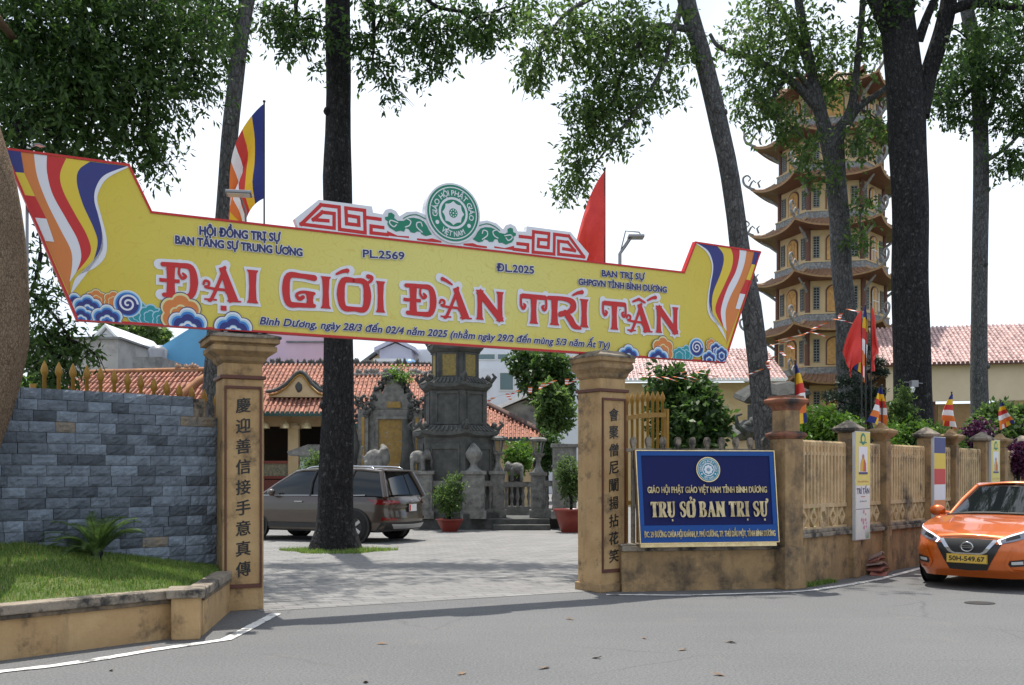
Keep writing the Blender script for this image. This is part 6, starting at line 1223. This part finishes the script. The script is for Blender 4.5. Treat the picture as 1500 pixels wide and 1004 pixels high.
    def wheel(s, x, y, r, w_=.21, arch=.985):
        sg = -1 if x < 0 else 1; b = MB(); b.lathe([(r*.62, -w_/2), (r*.9, -w_/2), (r, -w_*.35), (r, w_*.35), (r*.9, w_/2), (r*.62, w_/2)], 28, cap=(False, False)); f = lambda b: setattr(b, 'v', [(x+sg*q[2], y+q[0], r+q[1]) for q in b.v]); f(b); t = b.build('wheel', TYRE, s.t)
        b = MB(); b.lathe([(r*.62, w_*.5), (r*.58, w_*.42), (r*.56, 0.02)], 28, cap=(False, False)); b.lathe([(r*.15, w_*.30), (r*.15, w_*.44), (.01, w_*.45)], 12, cap=(False, False))
        for k in range(5): a_ = 2*pi*k/5; b.add([(r*.1*cos(a_+.9), r*.1*sin(a_+.9), w_*.42), (r*.1*cos(a_-.9), r*.1*sin(a_-.9), w_*.42), (r*.60*cos(a_-.17), r*.60*sin(a_-.17), w_*.46), (r*.60*cos(a_+.17), r*.60*sin(a_+.17), w_*.46)], [(0, 1, 2, 3)])
        f(b); b.build('rim', RIM, t)
        if not arch: return
        b = MB(); b.lathe([(r*1.14, 0), (.01, .001)], 24, cap=(False, False)); b.v = [(sg*(abs(s.hw)*arch+q[2]), y+q[0], r*1.02+q[1]) for q in b.v]; b.build('wheel_arch', PLASTIC, s.t)
# orange sedan
OR = paint_mat('orange_metallic', (.58, .115, .008), None); cx, cy = 6.05, 13.60
c = Car('orange_sedan', 'orange sedan parked along the fence, its front at the right edge', (cx, cy, 0), R(-42.5), 4.5, .87, [(0, .69), (.12, .74), (.45, .84), (.8, .89), (1.3, .95), (2.2, .93), (3.6, .98), (4.5, .98)], [(.18, .90), (.3, .97), (.5, 1.0), (.62, .985), (.75, .985), (1.0, .94)], [(.18, .12), (.28, .03), (.40, .0), (.58, .0), (.66, .03), (.75, .10), (.9, .2)], [(.2, .2), (.5, 0), (1, .1)], 5.2, OR, .17, .05)
low = [(.70, 1.32, .95), (.76, 1.9, .95), (.78, 2.7, .97), (.72, 3.7, 1.0)]; up = [(.54, 2.02, 1.355), (.57, 2.2, 1.375), (.57, 2.9, 1.375), (.50, 3.25, 1.34)]; c.house(low, up, OR)
c.decal('lower_grille', BLKP, [(-.24, .275), (0, .265), (.24, .275)], [(-.42, .625), (0, .62), (.42, .625)], .012)
c.decal('upper_grille', PLASTIC, [(-.20, .505), (0, .50), (.20, .505)], [(-.34, .68), (0, .69), (.34, .68)], .017)
for sg in (1, -1): c.decal('chrome_vee', CHROME, [(sg*.320, .685), (sg*.20, .52), (sg*.16, .502), (0, .50)], [(sg*.375, .675), (sg*.245, .51), (sg*.175, .482), (0, .478)], .024)
c.decal('bonnet_gap', BLKP, [(-.39, .688), (-.2, .700), (0, .704), (.2, .700), (.39, .688)], [(-.39, .694), (-.2, .706), (0, .710), (.2, .706), (.39, .694)], .008, 30)
hl = c.decal('headlight', LAMPW, [(.40, .625), (.55, .665), (.70, .715), (.80, .775)], [(.37, .665), (.50, .73), (.66, .79), (.79, .835)], .010, mirror=False)
hl2 = c.decal('headlight', LAMPW, [(-.40, .625), (-.55, .665), (-.70, .715), (-.80, .775)], [(-.37, .665), (-.50, .73), (-.66, .79), (-.79, .835)], .010)
for sg, par in ((1, hl), (-1, hl2)):
    c.decal('daytime_strip', DRL, [(sg*.365, .662), (sg*.50, .727), (sg*.66, .788), (sg*.79, .833)], [(sg*.37, .682), (sg*.50, .748), (sg*.66, .805), (sg*.79, .845)], .016, par=par); c.decal('daytime_strip', DRL, [(sg*.40, .622), (sg*.43, .632)], [(sg*.365, .668), (sg*.395, .676)], .017, par=par)
    c.decal('lamp_projector', BLKP, [(sg*.47, .668), (sg*.62, .715)], [(sg*.46, .705), (sg*.60, .755)], .013, 8, par)
for sg in (1, -1):
    c.decal('fog_light_recess', PLASTIC, [(sg*.50, .335), (sg*.70, .35)], [(sg*.49, .41), (sg*.71, .44)], .012, 60); c.decal('fog_light', mat('fog_lamp', (.5, .5, .5), rough=.15), [(sg*.54, .365), (sg*.66, .372)], [(sg*.54, .403), (sg*.66, .412)], .022, 40)
    c.decal('bumper_crease', OR, [(sg*.56, .60), (sg*.46, .36), (sg*.52, .27), (sg*.80, .25)], [(sg*.59, .60), (sg*.50, .37), (sg*.55, .29), (sg*.80, .27)], .020, 20)
b = MB(); b.box(-.26, .26, -.040, .0, .362, .482); y_ = -.036; b.box(-.252, .252, -.042, -.03, .370, .474, 1); p = b.build('number_plate', [mat('plate_edge', (.35, .22, .03)), PLATEY], c.t); b = MB(); text(b, '50H-549.67', -.225, .225, .392, .060, -.045, 0, .03); b.build('plate_lettering', BLACK, p)
b = MB(); n = 28; A = [(.075*cos(2*pi*i/n), .58+.06*sin(2*pi*i/n)) for i in range(n+1)]; 
b.tube([(x, -.030, z) for x, z in A], .011, 6); b.box(-.088, .088, -.033, -.018, .566, .594); b.build('round_badge', CHROME, c.t); b = MB(); b.box(-.062, .062, -.036, -.033, .572, .588); b.build('badge_bar', BLKP, c.t)
for sg in (-1, 1):
    b = MB(); b.ball((sg*.98, 1.62, 1.0), (.12, .08, .085), 12, 8); b.tube([(sg*.80, 1.68, .96), (sg*.92, 1.64, .97)], .03, 6); b.build('wing_mirror', OR, c.t)
b = MB(); b.tube([(-.70, 1.25, .955), (-.3, 1.16, .985), (0, 1.14, .99), (.3, 1.16, .985), (.7, 1.25, .955)], .018, 6); b.build('cowl', PLASTIC, c.t)
for x0_, x1_ in ((-.55, .05), (-.05, .58)): b = MB(); b.tube([(x0_, 1.24, .985), ((x0_+x1_)/2, 1.20, 1.0), (x1_, 1.19, 1.01)], .010, 5); b.build('wiper', PLASTIC, c.t)
for sg in (-1, 1):
    b = MB(); b.tube(catmull([(sg*.30, .18, .735), (sg*.44, .6, .875), (sg*.55, 1.2, .945)], 6), .012, 6); b.build('bonnet_crease', OR, c.t)
for x in (-.735, .735): c.wheel(x, .88, .31, .22, .962); c.wheel(x, 3.48, .31, .22, .962)
b = MB(); b.box(-.6, .6, .6, 3.9, .14, .20); b.build('underbody', PLASTIC, c.t)
# brown SUV
BR = paint_mat('brown_metallic', (.062, .045, .034), None); s = Car('brown_suv', 'brown family SUV parked on the courtyard behind the dark trunk', (-2.26, 23.25, 0), R(65.7), 4.75, .94, [(0, 1.02), (.5, 1.03), (1.2, 1.04), (3.3, 1.03), (3.6, 1.03), (4.2, .97), (4.75, .86)], [(.25, .93), (.45, .98), (.7, 1.0), (.9, .985), (1.05, .95)], [(.25, .13), (.40, .02), (.55, .0), (.75, .04), (.9, .02), (1.05, .10)], [(.25, .1), (.5, 0), (.8, .05), (1.0, .2)], 5.0, BR, .28, .02)
low = [(.80, 3.65, 1.03), (.86, 3.0, 1.03), (.875, 2.1, 1.04), (.87, 1.0, 1.06), (.84, .20, 1.04)]; up = [(.60, 2.75, 1.58), (.66, 2.5, 1.62), (.68, 1.8, 1.64), (.67, .9, 1.63), (.63, .42, 1.58)]
s.house(low, up, BR)
s.decal('tailgate_trim', BR, [(-.6, .80), (0, .79), (.6, .80)], [(-.6, .83), (0, .82), (.6, .83)], .02)
t1 = None
for sg in (-1, 1):
    s.decal('tail_light', TAIL, [(sg*.50, .885), (sg*.70, .865), (sg*.86, .86)], [(sg*.50, .935), (sg*.70, .965), (sg*.87, .98)], .022, 90); s.decal('tail_light', TAIL, [(sg*.60, .51), (sg*.82, .51)], [(sg*.60, .56), (sg*.82, .58)], .02, 50)
b = MB(); g = []
for i in range(8): q = i/7; g.append([(-.955, .55+.62*q*1.0, .93+.015*q), (-.955, .55+.62*q, .93+.06*(1-q)+.02)])
s.decal('bumper_cladding', PLASTIC, [(-.93, .30), (-.5, .29), (0, .29), (.5, .29), (.93, .30)], [(-.93, .47), (-.5, .46), (0, .46), (.5, .46), (.93, .47)], .010, 30); s.decal('skid_plate', mat('silver_plastic', (.35, .35, .36), rough=.4, metal=.5), [(-.62, .32), (0, .31), (.62, .32)], [(-.70, .43), (0, .41), (.70, .43)], .025, 20)
b = MB(); b.box(-.165, .165, -.015, .05, .70, .86); b.box(-.175, .175, -.008, .05, .69, .87, 1); p = b.build('number_plate', [PLATEW, PLASTIC], s.t); b = MB(); b.box(-.16, -.10, -.018, -.014, .71, .85); b.build('red_sticker', RED, p)
b = MB(); b.tube([(.05*cos(2*pi*i/16), -.0, .93+.03*sin(2*pi*i/16)) for i in range(17)], .007, 5); b.build('badge', CHROME, s.t)
b = MB(); b.box(-.62, .62, .30, .52, 1.60, 1.635, 0); b.build('roof_spoiler', BR, s.t, bevel=.012)
for sg in (-1, 1): b = MB(); b.tube(catmull([(sg*.62, .62, 1.64), (sg*.60, .8, 1.70), (sg*.60, 1.7, 1.72), (sg*.58, 2.3, 1.70), (sg*.57, 2.5, 1.64)], 5), .02, 6); b.build('roof_rail', CHROME, s.t)
for sg in (-1, 1): b = MB(); b.ball((sg*1.02, 3.15, 1.12), (.10, .09, .08), 10, 7); b.tube([(sg*.86, 3.2, 1.05), (sg*.98, 3.16, 1.08)], .03, 6); b.build('wing_mirror', BR, s.t)
for y_ in (1.45, 2.45): b = MB(); b.box(-.957, -.95, y_-.11, y_+.11, .90, .93); b.build('door_handle', CHROME, s.t, bevel=.006)
for y_, wd in ((2.15, .05), (1.15, .06)):
    b = MB(); b.tube([(-.905, y_, 1.05), (-.815, y_, 1.36), (-.69, y_-.05, 1.62)], wd*.7, 6); b.build('door_pillar', BLKP if y_ > 2 else BR, s.t)
b = MB(); b.tube([(-.895, 3.6, 1.045), (-.905, 2.5, 1.055), (-.905, 1.2, 1.06), (-.88, .7, 1.07)], .012, 5); b.build('window_trim', CHROME, s.t)
b = MB(); b.box(-.952, -.90, 1.4, 3.3, .33, .43); b.build('sill_cladding', PLASTIC, s.t)
for x in (-.84, .84): s.wheel(x, .98, .365, .24); s.wheel(x, 3.75, .365, .24)
b = MB(); b.box(-.8, .8, .4, 4.3, .24, .34); b.build('underbody', PLASTIC, s.t)

# ------------------------------------------------ pots, litter, bunting
POT = mat('red_glazed_pot', (.24, .035, .02), (.16, .025, .018), 4, .4)
def potted(px, Y, r_, hpot, ytop, wpx, label, seed):
    p = ground(px, 694+HC*F/Y); t = thing('flower_pot', label[0], 'pot', p, 0, 'red pots on the courtyard'); b = MB(); b.lathe([(r_*.55, 0), (r_*.6, .04), (r_*.85, hpot*.6), (r_*.98, hpot*.9), (r_*1.05, hpot*.92), (r_*1.05, hpot), (r_*.9, hpot), (r_*.85, hpot*.85)], 24); b.build('pot_body', POT, t); b = MB(); b.lathe([(r_*.86, hpot*.88), (.01, hpot*.9)], 16, cap=(False, False)); b.build('soil', SOIL, t)
    bush('potted_shrub', label[1], px, ytop, 694-(hpot*.9-HC)*F/Y, Y, wpx, LEAF_M, seed, 5000, .07, .035, 'shrub')
potted(659, 27.3, .36, .34, 690, 52, ('low wide red pot before the stone balustrade', 'round leafy shrub growing in the low wide red pot'), 61)
potted(836, 27.0, .44, .62, 660, 46, ('tall red urn pot beside the golden gate leaf', 'tall leafy shrub growing in the red urn pot'), 62)
bush('topiary', 'layered green topiary behind the stone balustrade with red flowers', 760, 645, 700, 33, 52, LEAF_L, 63, 3500, .1, .06)
bush('topiary', 'dark cloud clipped topiary right behind the lantern posts', 802, 626, 695, 34, 44, LEAF_D, 64, 3500, .1, .06)
bush('cone_topiary', 'dark green clipped shrub between the SUV roof and the temple columns', 466, 655, 720, 33, 60, LEAF_M, 65, 3500, .09, .05)
p = at(468, 694, 35); t = thing('small_shrine', 'small pale green stone shrine before the temple column', 'shrine', (p.x, p.y, 0)); b = MB(); MG = mat('pale_green_stone', (.36, .44, .38), (.28, .34, .30), 3, .8); b.box(-.6, .6, -.3, .3, 0, Z(668, 35)); b.build('body', MG, t); b = MB(); b.prism([(-.95, Z(668, 35)), (.95, Z(668, 35)), (1.0, Z(662, 35)), (.3, Z(652, 35)), (-.3, Z(652, 35)), (-1.0, Z(662, 35))], -.5, .5); b.build('roof', STONE_LT, t)
g = ground(489, 808); rr = random.Random(9); pts = []
for i in range(3200): a_ = rr.uniform(0, 2*pi); q = sqrt(rr.uniform(.12, 1)); pts.append((g.x+.05+1.05*q*cos(a_)*(1+.25*sin(3*a_)), g.y+.05+.75*q*sin(a_), .004))
tag(blades('grass', pts, .02, .09, GRASS, .008, .9, 12), 'ragged ring of grass round the foot of the dark trunk', kind='stuff')
pts = []
for i in range(900): q = rr.random(); p = FO+FD*rr.uniform(.2, 1.2)+Vector((FD.y, -FD.x))*(.11+.10*rr.random()**2); pts.append((p.x, p.y, 0))
tag(blades('weeds', pts, .02, .08, GRASS, .006, 1.0, 13), 'small weeds along the foot of the fence base', kind='stuff')
# broken roof tiles leaning on the fence base
TB = mat('broken_tile', (.33, .11, .08), (.22, .09, .07), 6, .85); TG = mat('grey_pink_tile', (.34, .24, .21), (.26, .18, .16), 6, .85)
pp_ = FO+FD*fx(1268)+Vector((FD.y, -FD.x))*.20; names = ['flat dark red tile at the bottom of the small tile pile', 'second broken red tile up in the pile by the fence', 'tilted pinkish tile in the middle of the pile by the fence', 'broken tile near the top of the pile by the fence', 'topmost grey pink tile of the pile by the fence']
for i in range(5):
    b = MB(); n = 8; w_ = .16-.012*i; ln_ = .12
    P = [(w_*(j/n*2-1), .035*(1-(j/n*2-1)**2)) for j in range(n+1)]; b.prism(P+[(x, z-.022) for x, z in P[::-1]], -ln_, ln_)
    o = b.build('roof_tile', TG if i in (2, 4) else TB, bevel=.004); o.location = (pp_.x+random.uniform(-.02, .02), pp_.y+.03*i, .03+.062*i); o.rotation_euler = (R(-8*i+6), R(random.uniform(-10, 10)), FA+random.uniform(-.3, .3)); tag(o, names[i], 'tile', 'broken roof tiles by the fence')
# fallen leaves
LF = mat('dry_leaf', (.22, .14, .08), (.13, .08, .05), 9, .8); lb = MB(); lb.add([(0, -.09, .004), (.035, -.03, .014), (.03, .04, .018), (0, .09, .03), (-.03, .04, .010), (-.035, -.03, .02), (0, 0, .003)], [(0, 1, 6), (1, 2, 6), (2, 3, 6), (3, 4, 6), (4, 5, 6), (5, 0, 6)]); proto = None
for i, (x, y) in enumerate([(835, 908), (560, 944), (944, 936), (677, 988), (797, 980), (874, 965), (1053, 990), (1070, 942), (163, 983), (306, 920), (216, 952), (536, 1000), (1000, 953), (340, 912), (318, 918), (870, 875), (700, 930), (1180, 960), (460, 958), (262, 990)][:13]):
    if proto is None: o = proto = lb.build('fallen_leaf', LF)
    else: o = proto.copy(); COL.objects.link(o)
    p = ground(x, y); o.location = (p.x, p.y, .003); o.rotation_euler = (random.uniform(-.2, .2), random.uniform(-.2, .2), random.uniform(0, 6)); k = random.uniform(.4, .8); o.scale = (k, k, k); tag(o, 'dry brown leaf fallen on the grey asphalt road', 'leaf', 'fallen leaves on the road')
p = ground(1435, 884); t = MB(); n = 24; t.lathe([(.0, .0), (.12, .002), (.155, .006), (.16, .004)], n, cap=(False, False)); o = t.build('drain_cover', mat('dark_iron', (.02, .018, .016), rough=.8)); o.location = (p.x, p.y, .003); o.scale = (1.1, .9, 1); tag(o, 'small round dark drain cover sunk in the road before the orange car', 'drain')
# strings of little flags
def bunting(P, n, label, sz, seed):
    t = thing('bunting', label, 'bunting', P[0]); Q = [Vector(p)-Vector(P[0]) for p in P]; C = resample(catmull(Q, 8), 60); b = MB(); b.tube(C, .003, 4); b.build('string', BLACK, t); r = random.Random(seed)
    for i in range(n):
        c = C[int((i+.5)/n*58)]; b = MB(); a_ = r.uniform(-.9, .9); w_ = sz*.7
        for k in range(5):
            z0_, z1_ = -sz*k/5, -sz*(k+1)/5; y0_, y1_ = .03*sin(k+a_*3), .03*sin(k+1+a_*3); b.add([(c.x-w_/2+a_*.1*k, c.y+y0_, c.z+z0_), (c.x+w_/2*(1-k*.15)+a_*.1*k, c.y+y0_, c.z+z0_), (c.x+w_/2*(1-(k+1)*.15)+a_*.1*(k+1), c.y+y1_, c.z+z1_), (c.x-w_/2+a_*.1*(k+1), c.y+y1_, c.z+z1_)], [(0, 1, 2, 3)], k % 5)
        b.build('pennant', [FORG, FWHT, FRED, FWHT, FORG], t)
bunting([at(1112, 545, 17), at(1160, 500, 17), at(1200, 480, 17), at(1252, 446, 17)], 13, 'string of little striped pennants rising to the red flags', .10, 3)
bunting([at(930, 545, 18), at(975, 552, 18), at(1020, 545, 18), at(1075, 515, 18)], 9, 'string of little striped pennants over the dense bushy tree', .09, 5)
bunting([at(700, 590, 36), at(760, 572, 36), at(830, 555, 36), at(900, 560, 36)], 11, 'string of little striped pennants over the temple side hall roof', .22, 7)
p = at(1338, 562, 21.9); t = thing('trunk_lamp', 'small lamp bracket fixed on the massive dark trunk', 'lamp', p); b = MB(); b.box(-.07, .07, -.1, .05, -.08, .06); b.tube([(-.2, 0, .03), (.2, 0, .0)], .012, 5); b.build('bracket', STEEL, t); b = MB(); b.lathe([(.03, -.2), (.06, -.12), (.03, -.08)], 8, (-.06, -.1, 0)); b.build('lamp_head', WHITE, t)
